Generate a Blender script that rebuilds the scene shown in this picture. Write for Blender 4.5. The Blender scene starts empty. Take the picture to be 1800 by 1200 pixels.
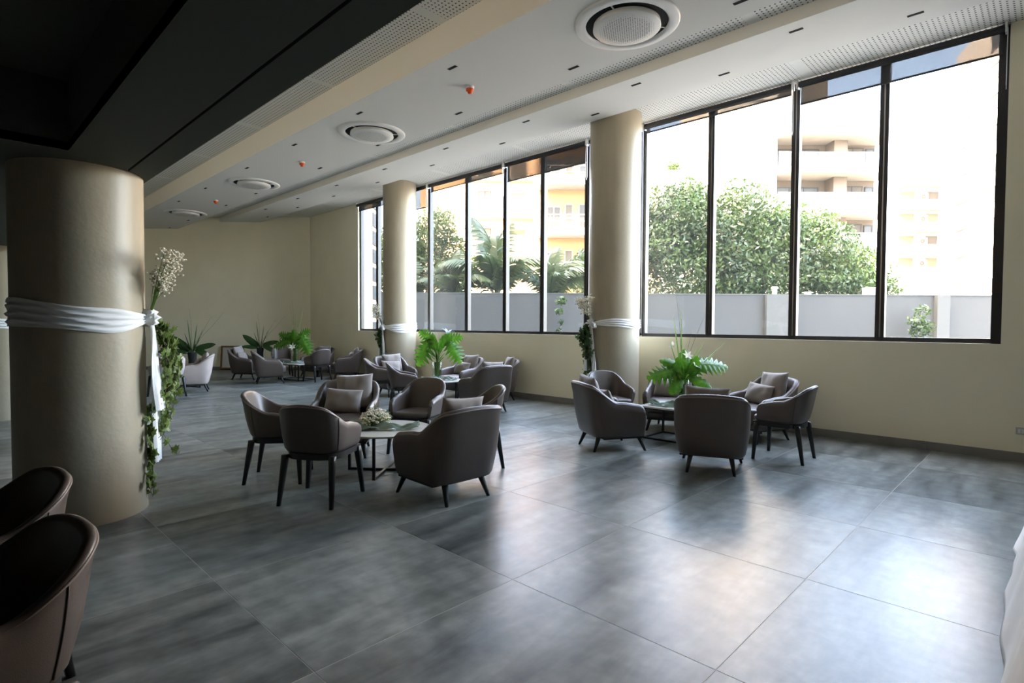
import bpy, bmesh, math, random
import numpy as np
from mathutils import Vector, Matrix

rng = np.random.default_rng(7)
random.seed(7)
scene = bpy.context.scene
COL = scene.collection
PI = math.pi

# ------------------------------------------------------------------ camera
YAW, PITCH, ROLL, CAMH, FPX = 0.768676, -0.0301708, 0.0050797, 1.46282, 984.963
def cam_basis():
    f = Vector((-math.sin(YAW) * math.cos(PITCH), math.cos(YAW) * math.cos(PITCH), math.sin(PITCH)))
    r0 = Vector((math.cos(YAW), math.sin(YAW), 0)); u0 = r0.cross(f)
    return math.cos(ROLL) * r0 + math.sin(ROLL) * u0, -math.sin(ROLL) * r0 + math.cos(ROLL) * u0, f
cr, cu, cf = cam_basis()
cam_data = bpy.data.cameras.new('camera')
cam = bpy.data.objects.new('camera', cam_data); COL.objects.link(cam)
cam.matrix_world = Matrix(((cr.x, cu.x, -cf.x, 0), (cr.y, cu.y, -cf.y, 0), (cr.z, cu.z, -cf.z, CAMH), (0, 0, 0, 1)))
cam_data.sensor_width = 36.0; cam_data.lens = FPX * 36.0 / 1800.0
cam_data.clip_start = 0.05; cam_data.clip_end = 500
scene.camera = cam

# ------------------------------------------------------------------ sky, sun, exposure
SKY_STRENGTH = 10.2
SUN_STRENGTH = 50.0
scene.view_settings.view_transform = 'Standard'
scene.view_settings.look = 'None'
scene.view_settings.gamma = 1.0
scene.view_settings.use_curve_mapping = False
scene.view_settings.exposure = 0.16
world = bpy.data.worlds.new('sky'); scene.world = world; world.use_nodes = True
wn = world.node_tree.nodes; wl = world.node_tree.links
sky = wn.new('ShaderNodeTexSky'); sky.sky_type = 'NISHITA'; sky.sun_disc = False
sky.sun_elevation = math.radians(48); sky.sun_rotation = math.radians(200)
sky.air_density = 0.7; sky.dust_density = 4.0; sky.ozone_density = 1.0
wb = wn.new('ShaderNodeMix'); wb.data_type = 'RGBA'; wb.blend_type = 'MULTIPLY'; wb.inputs[0].default_value = 1.0
wb.inputs[7].default_value = (1.16, 1.0, 0.79, 1)      # the photograph's warm white balance
wl.new(sky.outputs[0], wb.inputs[6]); wl.new(wb.outputs[2], wn['Background'].inputs[0]); wn['Background'].inputs[1].default_value = SKY_STRENGTH
sun_data = bpy.data.lights.new('sun', 'SUN'); sun_data.energy = SUN_STRENGTH; sun_data.angle = 0.009
sun_data.color = (1.0, 0.84, 0.64)
sun = bpy.data.objects.new('sun', sun_data); COL.objects.link(sun)
sun.rotation_euler = Vector((0.42, -0.62, 0.85)).to_track_quat('Z', 'Y').to_euler()
for px_, w_ in ((-9.4, 8.9), (-2.67, 4.5)):          # portals: they only steer the sampling of the sky through the window openings
    pd = bpy.data.lights.new('window_portal', 'AREA'); pd.shape = 'RECTANGLE'; pd.size = w_; pd.size_y = 3.5; pd.cycles.is_portal = True
    po = bpy.data.objects.new('window_portal', pd); COL.objects.link(po); po.location = (px_, 8.45, 3.03); po.rotation_euler = (-PI / 2, 0, 0)
scene.cycles.use_denoising = True; scene.cycles.use_guiding = True
scene.cycles.max_bounces = 10; scene.cycles.diffuse_bounces = 6; scene.cycles.glossy_bounces = 4
scene.cycles.transparent_max_bounces = 16; scene.cycles.sample_clamp_indirect = 12

# ------------------------------------------------------------------ helpers
def tag(o, label=None, cat=None, group=None, kind=None):
    if label: o['label'] = label
    if cat: o['category'] = cat
    if group: o['group'] = group
    if kind: o['kind'] = kind
    return o
def empty(name, loc=(0, 0, 0), rz=0.0):
    o = bpy.data.objects.new(name, None); COL.objects.link(o)
    o.location = loc; o.rotation_euler = (0, 0, rz); o.empty_display_size = 0.1
    return o
class MB:
    def __init__(s): s.v = []; s.f = []; s.m = []
    def add(s, vs, fs, mi=0):
        b = len(s.v); s.v.extend([tuple(p) for p in vs])
        s.f.extend([tuple(b + i for i in f) for f in fs]); s.m.extend([mi] * len(fs)); return s
    def box(s, x0, x1, y0, y1, z0, z1, mi=0):
        return s.add([(x0,y0,z0),(x1,y0,z0),(x1,y1,z0),(x0,y1,z0),(x0,y0,z1),(x1,y0,z1),(x1,y1,z1),(x0,y1,z1)],
                     [(0,3,2,1),(4,5,6,7),(0,1,5,4),(1,2,6,5),(2,3,7,6),(3,0,4,7)], mi)
    def prism(s, poly, z0, z1, mi=0):
        n = len(poly)
        vs = [(p[0], p[1], z0) for p in poly] + [(p[0], p[1], z1) for p in poly]
        fs = [tuple(range(n))[::-1], tuple(range(n, 2*n))] + [(i, (i+1) % n, n + (i+1) % n, n + i) for i in range(n)]
        return s.add(vs, fs, mi)
    def rings(s, rings, close=True, cap=True, mi=0):
        n = len(rings[0]); vs = [p for r in rings for p in r]; fs = []
        for k in range(len(rings) - 1):
            for i in range(n if close else n - 1):
                j = (i + 1) % n
                fs.append((k*n+i, k*n+j, (k+1)*n+j, (k+1)*n+i))
        if cap and close:
            fs.append(tuple(range(n))[::-1]); fs.append(tuple((len(rings)-1)*n + i for i in range(n)))
        return s.add(vs, fs, mi)
    def tube(s, pts, r, seg=6, mi=0, cap=True):
        pts = [Vector(p) for p in pts]; n = len(pts)
        rr = r if hasattr(r, '__len__') else [r] * n
        out = []; prev = None
        for i, p in enumerate(pts):
            t = (pts[min(i+1, n-1)] - pts[max(i-1, 0)])
            if t.length < 1e-9: t = Vector((0, 0, 1))
            t.normalize()
            if prev is None:
                a = Vector((0, 0, 1)) if abs(t.z) < .9 else Vector((1, 0, 0))
                u = t.cross(a).normalized()
            else:
                u = (prev - t * prev.dot(t))
                u = u.normalized() if u.length > 1e-6 else t.orthogonal().normalized()
            prev = u; w = t.cross(u)
            out.append([p + (u * math.cos(2*PI*k/seg) + w * math.sin(2*PI*k/seg)) * rr[i] for k in range(seg)])
        return s.rings(out, True, cap, mi)
    def lathe(s, prof, seg=32, c=(0, 0, 0), mi=0, cap=False):
        rg = [[(c[0] + r*math.cos(2*PI*k/seg), c[1] + r*math.sin(2*PI*k/seg), c[2] + z) for k in range(seg)] for r, z in prof]
        return s.rings(rg, True, cap, mi)
    def build(s, name, mat, parent=None, smooth=False, loc=None, rz=None):
        me = bpy.data.meshes.new(name); me.from_pydata(s.v, [], s.f); me.update()
        for m in (mat if isinstance(mat, (list, tuple)) else [mat]): me.materials.append(m)
        if any(s.m): me.polygons.foreach_set('material_index', s.m)
        if smooth: me.polygons.foreach_set('use_smooth', [True] * len(me.polygons))
        return link(name, me, parent, loc, rz)
def link(name, me, parent=None, loc=None, rz=None):
    o = bpy.data.objects.new(name, me); COL.objects.link(o)
    if parent is not None: o.parent = parent
    if loc is not None: o.location = loc
    if rz is not None: o.rotation_euler = (0, 0, rz)
    return o
def fixn(o):
    bm = bmesh.new(); bm.from_mesh(o.data); bmesh.ops.recalc_face_normals(bm, faces=bm.faces); bm.to_mesh(o.data); bm.free(); return o
def copy_tree(o, parent=None):
    c = o.copy(); COL.objects.link(c); c.parent = parent
    for ch in list(o.children): copy_tree(ch, c)
    return c
def smoothstep(a, b, x):
    t = min(1, max(0, (x - a) / (b - a))); return t * t * (3 - 2 * t)

# ------------------------------------------------------------------ materials
def mat_new(name):
    m = bpy.data.materials.new(name); m.use_nodes = True
    nt = m.node_tree; return m, nt, nt.nodes['Principled BSDF'], nt.nodes, nt.links
def pbr(name, col, rough=.5, metal=0.0, spec=.5, var=0.0, vscale=4.0, bump=0.0, bscale=60.0, sheen=0.0, stretch=(1, 1, 1), trans=0.0, coat=0.0):
    m, nt, b, N, L = mat_new(name)
    b.inputs['Base Color'].default_value = (*col, 1); b.inputs['Roughness'].default_value = rough
    b.inputs['Metallic'].default_value = metal; b.inputs['Specular IOR Level'].default_value = spec
    if sheen: b.inputs['Sheen Weight'].default_value = sheen
    if coat: b.inputs['Coat Weight'].default_value = coat
    tc = N.new('ShaderNodeTexCoord'); mp = N.new('ShaderNodeMapping'); mp.inputs['Scale'].default_value = stretch
    L.new(tc.outputs['Object'], mp.inputs['Vector'])
    if var:
        n = N.new('ShaderNodeTexNoise'); n.inputs['Scale'].default_value = vscale; n.inputs['Detail'].default_value = 6
        L.new(mp.outputs[0], n.inputs['Vector'])
        cr_ = N.new('ShaderNodeValToRGB'); e = cr_.color_ramp.elements
        e[0].position = .3; e[1].position = .7
        e[0].color = (*[c * (1 - var) for c in col], 1); e[1].color = (*[min(1, c * (1 + var)) for c in col], 1)
        L.new(n.outputs['Fac'], cr_.inputs[0]); L.new(cr_.outputs[0], b.inputs['Base Color'])
    if bump:
        n2 = N.new('ShaderNodeTexNoise'); n2.inputs['Scale'].default_value = bscale; n2.inputs['Detail'].default_value = 4
        L.new(mp.outputs[0], n2.inputs['Vector'])
        bp = N.new('ShaderNodeBump'); bp.inputs['Strength'].default_value = bump; bp.inputs['Distance'].default_value = .01
        L.new(n2.outputs['Fac'], bp.inputs['Height']); L.new(bp.outputs[0], b.inputs['Normal'])
    return m
def leafmat(name, col, col2, trans=.35, rough=.45, vscale=3.0):
    m, nt, b, N, L = mat_new(name)
    tc = N.new('ShaderNodeTexCoord'); n = N.new('ShaderNodeTexNoise'); n.inputs['Scale'].default_value = vscale; n.inputs['Detail'].default_value = 3
    L.new(tc.outputs['Object'], n.inputs['Vector'])
    r = N.new('ShaderNodeValToRGB'); e = r.color_ramp.elements; e[0].position = .35; e[1].position = .65
    e[0].color = (*col, 1); e[1].color = (*col2, 1); L.new(n.outputs['Fac'], r.inputs[0])
    L.new(r.outputs[0], b.inputs['Base Color']); b.inputs['Roughness'].default_value = rough
    t = N.new('ShaderNodeBsdfTranslucent'); L.new(r.outputs[0], t.inputs['Color'])
    mx = N.new('ShaderNodeMixShader'); mx.inputs[0].default_value = trans
    L.new(b.outputs[0], mx.inputs[1]); L.new(t.outputs[0], mx.inputs[2]); L.new(mx.outputs[0], N['Material Output'].inputs[0])
    return m

M = {}
M['wall'] = pbr('wall_paint', (.88, .83, .64), .85, spec=.2, var=.03, vscale=1.5, bump=.05, bscale=200)
M['wall_dark'] = pbr('rear_wall_paint', (.16, .15, .13), .85, spec=.2)
M['ceil'] = pbr('ceiling_paint', (.68, .68, .645), .85, spec=.2)
M['riser'] = pbr('riser_paint', (.88, .83, .73), .85, spec=.2)
M['dark_ceil'] = pbr('dark_ceiling_paint', (.085, .088, .070), .75, spec=.2)
M['dark_gap'] = pbr('shadow_gap', (.004, .004, .004), .9)
M['skirting'] = pbr('skirting_metal', (.22, .21, .19), .45, var=.08)
M['grout'] = pbr('grout', (.50, .48, .42), .8)
M['floor_plain'] = pbr('floor_plain', (.11, .11, .105), .4)
M['frame'] = pbr('window_frame_metal', (.016, .015, .015), .35, spec=.5)
M['frame_edge'] = pbr('window_frame_edge', (.45, .44, .43), .3, metal=.8)
M['blind_tube'] = pbr('blind_tube', (.03, .03, .032), .6)
M['bracket'] = pbr('blind_bracket', (.7, .7, .68), .35, metal=.5)
M['leather'] = pbr('taupe_leather', (.092, .072, .060), .38, spec=.5, var=.05, vscale=6, bump=.08, bscale=350)
M['leather_light'] = pbr('pale_leather', (.42, .36, .335), .5, spec=.4, var=.05, vscale=6, bump=.08, bscale=350)
M['piping'] = pbr('leather_piping', (.23, .19, .165), .40)
M['seam'] = pbr('leather_seam', (.05, .042, .037), .6)
M['black_wood'] = pbr('black_wood', (.012, .011, .010), .42)
M['cushion'] = pbr('velvet_cushion', (.25, .215, .19), .85, spec=.2, sheen=.4, var=.08, vscale=8)
M['marble'] = pbr('pale_tabletop', (.62, .60, .54), .16, var=.06, vscale=5)
M['table_metal'] = pbr('table_metal', (.03, .03, .03), .3, metal=.7)
M['runner'] = leafmat('green_gauze', (.24, .32, .26), (.36, .44, .37), .3, .9)
M['sash'] = leafmat('white_muslin', (.88, .89, .88), (.93, .94, .93), .04, .95)
M['cloth'] = leafmat('white_tablecloth', (.72, .70, .66), (.80, .78, .74), .15, .9)
M['ivy'] = leafmat('ivy_leaf', (.05, .11, .022), (.30, .38, .10), .25, .4, 9.0)
M['ivy_shaded'] = leafmat('ivy_leaf_shaded', (.025, .06, .015), (.06, .11, .03), .2, .4, 9.0)  # darker copy of the ivy, with the shade it hangs in painted in
M['stem'] = pbr('stem', (.11, .085, .05), .7)
M['green_stem'] = leafmat('green_stem', (.09, .17, .03), (.15, .25, .05), .3)
M['leaf'] = leafmat('split_leaf', (.035, .15, .010), (.13, .30, .022), .42, .3, 4.0)
M['leaf_silhouette'] = leafmat('silhouette_leaf', (.015, .05, .012), (.03, .085, .02), .25, .35)  # leaf colours darkened so the arrangements read as silhouettes
M['sword'] = leafmat('sword_leaf', (.10, .22, .04), (.22, .32, .08), .4, .4)
M['petal'] = leafmat('petal', (.80, .76, .60), (.88, .86, .74), .4, .7)
M['breath'] = leafmat('gypsophila', (.80, .74, .58), (.92, .88, .76), .15, .9, 20)
M['blue_petal'] = leafmat('pale_blue_petal', (.45, .55, .62), (.65, .72, .76), .4, .6)
M['white_plastic'] = pbr('white_plastic', (.72, .73, .71), .45)
M['orange_plastic'] = pbr('orange_plastic', (.80, .10, .012), .4)
M['wood'] = pbr('brown_wood', (.16, .075, .025), .45, var=.25, vscale=5, stretch=(1, 1, .2))
M['canvas'] = pbr('board', (.50, .48, .42), .8)
M['outlet'] = pbr('outlet_plate', (.50, .49, .45), .5)

def concrete(name, a, b_, rough=.6, sc=2.0):
    m, nt, b, N, L = mat_new(name)
    tc = N.new('ShaderNodeTexCoord'); mp = N.new('ShaderNodeMapping'); mp.inputs['Scale'].default_value = (1, 1, .35)
    L.new(tc.outputs['Object'], mp.inputs[0])
    n = N.new('ShaderNodeTexNoise'); n.inputs['Scale'].default_value = sc; n.inputs['Detail'].default_value = 9; n.inputs['Roughness'].default_value = .62
    n.inputs['Distortion'].default_value = .6
    L.new(mp.outputs[0], n.inputs['Vector'])
    r = N.new('ShaderNodeValToRGB'); e = r.color_ramp.elements; e[0].position = .32; e[1].position = .72
    e[0].color = (*a, 1); e[1].color = (*b_, 1); L.new(n.outputs['Fac'], r.inputs[0]); L.new(r.outputs[0], b.inputs['Base Color'])
    b.inputs['Roughness'].default_value = rough
    n2 = N.new('ShaderNodeTexNoise'); n2.inputs['Scale'].default_value = 30; n2.inputs['Detail'].default_value = 6; L.new(tc.outputs['Object'], n2.inputs['Vector'])
    bp = N.new('ShaderNodeBump'); bp.inputs['Strength'].default_value = .12; bp.inputs['Distance'].default_value = .01
    L.new(n2.outputs['Fac'], bp.inputs['Height']); L.new(bp.outputs[0], b.inputs['Normal'])
    return m
M['column'] = concrete('column_concrete', (.30, .258, .178), (.54, .475, .35), .42, .55)

def tile_mat():
    m, nt, b, N, L = mat_new('concrete_look_tile')
    tc = N.new('ShaderNodeTexCoord'); oi = N.new('ShaderNodeObjectInfo')
    ad = N.new('ShaderNodeVectorMath'); ad.operation = 'ADD'
    sc = N.new('ShaderNodeMath'); sc.operation = 'MULTIPLY'; sc.inputs[1].default_value = 73.0
    L.new(oi.outputs['Random'], sc.inputs[0]); L.new(tc.outputs['Object'], ad.inputs[0]); L.new(sc.outputs[0], ad.inputs[1])
    mp = N.new('ShaderNodeMapping'); mp.inputs['Scale'].default_value = (3.2, .7, 1); mp.inputs['Rotation'].default_value = (0, 0, .12)
    L.new(ad.outputs[0], mp.inputs[0])
    n = N.new('ShaderNodeTexNoise'); n.inputs['Scale'].default_value = 1.5; n.inputs['Detail'].default_value = 5; n.inputs['Roughness'].default_value = .55; n.inputs['Distortion'].default_value = .3
    L.new(mp.outputs[0], n.inputs['Vector'])
    r = N.new('ShaderNodeValToRGB'); e = r.color_ramp.elements; e[0].position = .2; e[1].position = .85
    e[0].color = (.040, .046, .043, 1); e[1].color = (.300, .322, .298, 1)
    tv = N.new('ShaderNodeMath'); tv.operation = 'MULTIPLY_ADD'; tv.inputs[1].default_value = .16; L.new(oi.outputs['Random'], tv.inputs[0]); L.new(n.outputs['Fac'], tv.inputs[2])
    tw = N.new('ShaderNodeMath'); tw.operation = 'SUBTRACT'; tw.inputs[1].default_value = .08; L.new(tv.outputs[0], tw.inputs[0]); L.new(tw.outputs[0], r.inputs[0])
    n3 = N.new('ShaderNodeTexNoise'); n3.inputs['Scale'].default_value = 9; n3.inputs['Detail'].default_value = 8; L.new(ad.outputs[0], n3.inputs['Vector'])
    g3 = N.new('ShaderNodeMapRange'); g3.inputs[1].default_value = .25; g3.inputs[2].default_value = .75; g3.inputs[3].default_value = .70; g3.inputs[4].default_value = 1.28
    L.new(n3.outputs['Fac'], g3.inputs[0])
    mx = N.new('ShaderNodeVectorMath'); mx.operation = 'MULTIPLY'; L.new(r.outputs[0], mx.inputs[0]); L.new(g3.outputs[0], mx.inputs[1]); L.new(mx.outputs[0], b.inputs['Base Color'])
    rr = N.new('ShaderNodeMapRange'); rr.inputs[3].default_value = .285; rr.inputs[4].default_value = .32
    L.new(n.outputs['Fac'], rr.inputs[0]); L.new(rr.outputs[0], b.inputs['Roughness'])
    b.inputs['Specular IOR Level'].default_value = .20
    return m
M['tile'] = tile_mat()

def perf_mat():
    m, nt, b, N, L = mat_new('perforated_plasterboard')
    tc = N.new('ShaderNodeTexCoord'); sp = N.new('ShaderNodeSeparateXYZ'); L.new(tc.outputs['Object'], sp.inputs[0])
    def math_(op, a, c=None):
        n = N.new('ShaderNodeMath'); n.operation = op
        for i, x in enumerate((a, c)):
            if x is None: continue
            if isinstance(x, (int, float)): n.inputs[i].default_value = x
            else: L.new(x, n.inputs[i])
        return n.outputs[0]
    P = .050
    cx = math_('SUBTRACT', math_('FRACT', math_('DIVIDE', sp.outputs['X'], P)), .5)
    cy = math_('SUBTRACT', math_('FRACT', math_('DIVIDE', sp.outputs['Y'], P)), .5)
    d = math_('SQRT', math_('ADD', math_('MULTIPLY', cx, cx), math_('MULTIPLY', cy, cy)))
    hole = math_('LESS_THAN', d, .19)
    px = math_('FRACT', math_('DIVIDE', sp.outputs['X'], 2.418))       # blank seams between the boards
    seam = math_('GREATER_THAN', math_('ABSOLUTE', math_('SUBTRACT', px, .5)), .475)
    hole = math_('MULTIPLY', hole, math_('SUBTRACT', 1.0, seam))
    mx = N.new('ShaderNodeMix'); mx.data_type = 'RGBA'; L.new(hole, mx.inputs[0])
    mx.inputs[6].default_value = (.74, .735, .69, 1); mx.inputs[7].default_value = (.05, .048, .042, 1)
    L.new(mx.outputs[2], b.inputs['Base Color']); b.inputs['Roughness'].default_value = .85
    b.inputs['Specular IOR Level'].default_value = .2
    return m
M['perf'] = perf_mat()

def glass_mat(name, veil, refl=1.0, tint=(1, 1, 1)):
    m, nt, b, N, L = mat_new(name); N.remove(b)
    tr = N.new('ShaderNodeBsdfTransparent'); tr.inputs[0].default_value = (*tint, 1)
    gl = N.new('ShaderNodeBsdfGlossy'); gl.inputs['Roughness'].default_value = .0
    fr = N.new('ShaderNodeFresnel'); fr.inputs[0].default_value = 1.45
    ge = N.new('ShaderNodeNewGeometry'); fb = N.new('ShaderNodeMath'); fb.operation = 'SUBTRACT'; fb.inputs[0].default_value = 1.0; L.new(ge.outputs['Backfacing'], fb.inputs[1])
    fm = N.new('ShaderNodeMath'); fm.operation = 'MULTIPLY'; L.new(fr.outputs[0], fm.inputs[0]); L.new(fb.outputs[0], fm.inputs[1])
    m1 = N.new('ShaderNodeMixShader'); L.new(fm.outputs[0], m1.inputs[0]); L.new(tr.outputs[0], m1.inputs[1]); L.new(gl.outputs[0], m1.inputs[2])
    out = m1
    if veil:
        tl = N.new('ShaderNodeBsdfTranslucent'); tl.inputs[0].default_value = (.95, .97, 1, 1)
        n = N.new('ShaderNodeTexNoise'); n.inputs['Scale'].default_value = 2.5; n.inputs['Detail'].default_value = 5
        tc = N.new('ShaderNodeTexCoord'); mp = N.new('ShaderNodeMapping'); mp.inputs['Scale'].default_value = (6, 1, .5)
        L.new(tc.outputs['Object'], mp.inputs[0]); L.new(mp.outputs[0], n.inputs['Vector'])
        rr = N.new('ShaderNodeMapRange'); rr.inputs[1].default_value = .3; rr.inputs[2].default_value = .7; rr.inputs[3].default_value = veil * .8; rr.inputs[4].default_value = veil * 1.2
        L.new(n.outputs['Fac'], rr.inputs[0])
        m2 = N.new('ShaderNodeMixShader'); L.new(rr.outputs[0], m2.inputs[0]); L.new(m1.outputs[0], m2.inputs[1]); L.new(tl.outputs[0], m2.inputs[2]); out = m2
    L.new(out.outputs[0], N['Material Output'].inputs[0]); return m
M['pane'] = glass_mat('veiled_window_glass', .003)  # thin translucent veil imitates the glare that washes out the view
M['vase_glass'] = glass_mat('vase_glass', 0, tint=(.93, .97, .94))
M['balcony_glass'] = glass_mat('balcony_glass', .012)

def screen_mat():
    m, nt, b, N, L = mat_new('blind_screen_fabric')
    b.inputs['Base Color'].default_value = (.05, .05, .055, 1); b.inputs['Roughness'].default_value = .8
    tr = N.new('ShaderNodeBsdfTransparent'); mx = N.new('ShaderNodeMixShader'); mx.inputs[0].default_value = .17
    L.new(b.outputs[0], mx.inputs[1]); L.new(tr.outputs[0], mx.inputs[2]); L.new(mx.outputs[0], N['Material Output'].inputs[0]); return m
M['screen'] = screen_mat()

# ------------------------------------------------------------------ room shell
WY = 8.2                                     # inner face of the window wall
CX = -16.68                                  # corner of window wall and slanted end wall
SL = math.cos(YAW) / math.sin(YAW)           # slanted end wall runs along (-cos, -sin)
def end_x(y): return CX - (WY - y) * SL
LX, RX, BY = -22.0, 5.0, -6.0
LY = WY - (CX - LX) / SL
Z0 = CAMH
def S(o): return tag(o, kind='structure')

floor_o = MB().prism([(RX, BY), (RX, WY), (CX, WY), (LX, LY), (LX, BY)], -.25, -.0010).build('floor', [M['grout']])
S(floor_o)
def clip(poly, a, b, c):      # keep a*x+b*y<=c
    out = []
    for i in range(len(poly)):
        p, q = poly[i], poly[(i+1) % len(poly)]
        dp, dq = a*p[0] + b*p[1] - c, a*q[0] + b*q[1] - c
        if dp <= 0: out.append(p)
        if dp * dq < 0:
            t = dp / (dp - dq); out.append((p[0] + t*(q[0]-p[0]), p[1] + t*(q[1]-p[1])))
    return out
T, G = 1.2, .0022
GX, GY = -2.19709, 1.0889
en = (-math.sin(YAW), math.cos(YAW)); ec = en[0]*CX + en[1]*WY
full = None
for i in range(-17, 7):
    for j in range(-6, 7):
        x, y = GX + i*T + T/2, GY + j*T + T/2; h = T/2 - G
        poly = [(x-h, y-h), (x+h, y-h), (x+h, y+h), (x-h, y+h)]
        p2 = poly
        for a, b, c in ((0, 1, WY), (0, -1, -BY), (1, 0, RX), (-1, 0, -LX), (en[0], en[1], ec)):
            p2 = clip(p2, a, b, c)
            if len(p2) < 3: break
        if len(p2) < 3: continue
        if p2 == poly:
            if full is None:
                full = MB().prism([(-h, -h), (h, -h), (h, h), (-h, h)], -.012, 0).build('tile', M['tile'], floor_o, loc=(x, y, 0)); continue
            link('tile', full.data, floor_o, (x, y, 0))
        else:
            MB().prism([(p[0]-x, p[1]-y) for p in p2], -.012, 0).build('tile', M['tile'], floor_o, loc=(x, y, 0))

SILL, WTOP = 1.275, 4.80
WX0, WX1 = -13.86, -.42
w = MB()
w.box(CX - .3, RX + .3, WY, WY + .32, -.3, SILL)
w.box(WX1, RX + .3, WY, WY + .32, SILL, WTOP)
w.box(CX - .3, WX0, WY, WY + .32, SILL, WTOP)
w.box(CX - .3, RX + .3, WY + .02, WY + .32, WTOP, 5.3)
S(w.build('wall_window', M['wall']))
ux, uy = -math.cos(YAW), -math.sin(YAW)      # along the slanted wall
nx, ny = -math.sin(YAW), math.cos(YAW)       # outward
def slab(name, p, q, th, z0, z1, mat, out):
    o = MB().prism([p, q, (q[0] + out[0]*th, q[1] + out[1]*th), (p[0] + out[0]*th, p[1] + out[1]*th)], z0, z1).build(name, mat)
    fixn(o); return S(o)
slab('wall_back', (CX, WY), (LX, LY), .3, -.3, 5.3, M['wall'], (nx, ny))
slab('wall_left', (LX, LY), (LX, BY), .3, -.3, 5.3, M['wall_dark'], (-1, 0))
slab('wall_rear', (LX, BY), (RX, BY), .3, -.3, 5.3, M['wall_dark'], (0, -1))
slab('wall_right', (RX, BY), (RX, WY), .3, -.3, 5.3, M['wall_dark'], (1, 0))
# skirting boards
b = MB()
for x0, x1 in ((CX, -7.07), (-7.066, -1.072), (-1.068, RX)):
    b.box(x0, x1, WY - .014, WY, 0, .10)
S(b.build('baseboard_window', M['skirting']))
slab('baseboard_back', (CX, WY), (LX, LY), -.014, 0, .10, M['skirting'], (nx, ny))

# ------------------------------------------------------------------ ceiling (profile in Y, runs along X)
def strip(name, y0, z0, y1, z1, mat, parent=None, th=.03):
    vs = []
    for (y, z) in ((y0, z0), (y1, z1)):
        for x in (end_x(y) if y > LY else LX, RX): vs.append((x, y, z + Z0))
    top = [(v[0], v[1], v[2] + th) for v in vs]
    o = MB().add(vs + top, [(0, 1, 3, 2), (4, 6, 7, 5), (0, 4, 5, 1), (2, 3, 7, 6), (0, 2, 6, 4), (1, 5, 7, 3)]).build(name, mat, parent)
    return fixn(o)
ZM, Z2, ZP = 2.92, 3.14, 3.275
ceiling = S(strip('ceiling', 3.93, ZM, 5.36, ZM, M['ceil']))
strip('fascia', 5.355, ZP, 5.36, ZM, M['ceil'], ceiling, .02)
strip('perforated_panel', 5.36, ZP, 6.245, ZP, M['perf'], ceiling)
strip('riser', 6.245, ZP, 6.25, Z2, M['riser'], ceiling, .02)
strip('plain_panel', 6.25, Z2, 7.15, Z2, M['ceil'], ceiling)
strip('fascia', 7.145, ZP + .02, 7.15, Z2, M['ceil'], ceiling, .02)
strip('perforated_panel', 7.15, ZP + .02, WY + .05, ZP + .02, M['perf'], ceiling)
strip('riser', 3.925, ZP, 3.93, ZM, M['riser'], ceiling, .02)
strip('perforated_panel', 1.21, ZP, 3.925, ZP, M['perf'], ceiling)
ZS = 1.124                                    # dark lowered soffit
SE, GR, CFX, CFY = 1.207, 1.028, -4.68, .64
d = MB()
d.box(LX, RX, GR + .008, SE, Z0 + ZS, Z0 + ZS + .06)
d.box(LX, RX, CFY, GR - .008, Z0 + ZS, Z0 + ZS + .06)
d.box(LX, CFX, BY, CFY, Z0 + ZS, Z0 + ZS + .06)
soff = S(d.build('ceiling_soffit', M['dark_ceil']))
MB().box(LX, RX, GR - .012, GR + .012, Z0 + ZS + .03, Z0 + ZS + .07).build('shadow_gap', M['dark_gap'], soff)
d = MB(); d.box(CFX - .05, RX, CFY - .0, CFY + .05, Z0 + ZS + .005, Z0 + ZS + .5); d.box(CFX - .05, CFX, BY, CFY, Z0 + ZS + .005, Z0 + ZS + .5)
d.box(CFX - .05, RX, BY, CFY + .05, Z0 + ZS + .45, Z0 + ZS + .5)
d.build('coffer', M['dark_ceil'], soff)
MB().box(LX, RX, SE - .05, SE, Z0 + ZS + .002, Z0 + ZP + .02).build('fascia', M['riser'], soff)
# unseen storeys above the hall, made tall to keep the sun off the courtyard
up = MB(); up.box(LX - 8, RX + 6, BY - 6, WY + .32, 4.95, 23.0); S(up.build('upper_storeys', M['wall']))
S(MB().prism([(-60, 8.52), (60, 8.52), (60, 130), (-120, 130), (-120, 8.52)], -.6, -.3).build('ground_outside', pbr('courtyard_ground', (.25, .24, .22), .9)))

# ------------------------------------------------------------------ columns
COLS = [('L', (-5.32, .786), .41, Z0 + ZS + .03), ('R', (-5.06, 7.57), .40, Z0 + 3.29), ('M', (-11.15, 7.70), .385, Z0 + 3.29), ('F', (-11.55, .78), .41, Z0 + ZS + .03)]
for k, (c, p, r, zt) in enumerate(COLS):
    m = MB(); m.lathe([(r + .004, 0), (r + .003, .03), (r, .04)] + [(r, .04 + (zt - .04) * t / 8) for t in range(1, 9)], 64, (0, 0, 0))
    o = m.build('column', M['column'], smooth=True, loc=(p[0], p[1], 0)); fixn(o)
    tag(o, {'L': 'thick round concrete column in the left foreground under the dark soffit', 'R': 'round concrete column in the middle of the window wall, nearer of the two',
            'M': 'round concrete column at the far left end of the window wall', 'F': 'concrete column peeking out at the far left edge behind the big column'}[c], 'column', 'concrete columns')

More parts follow.
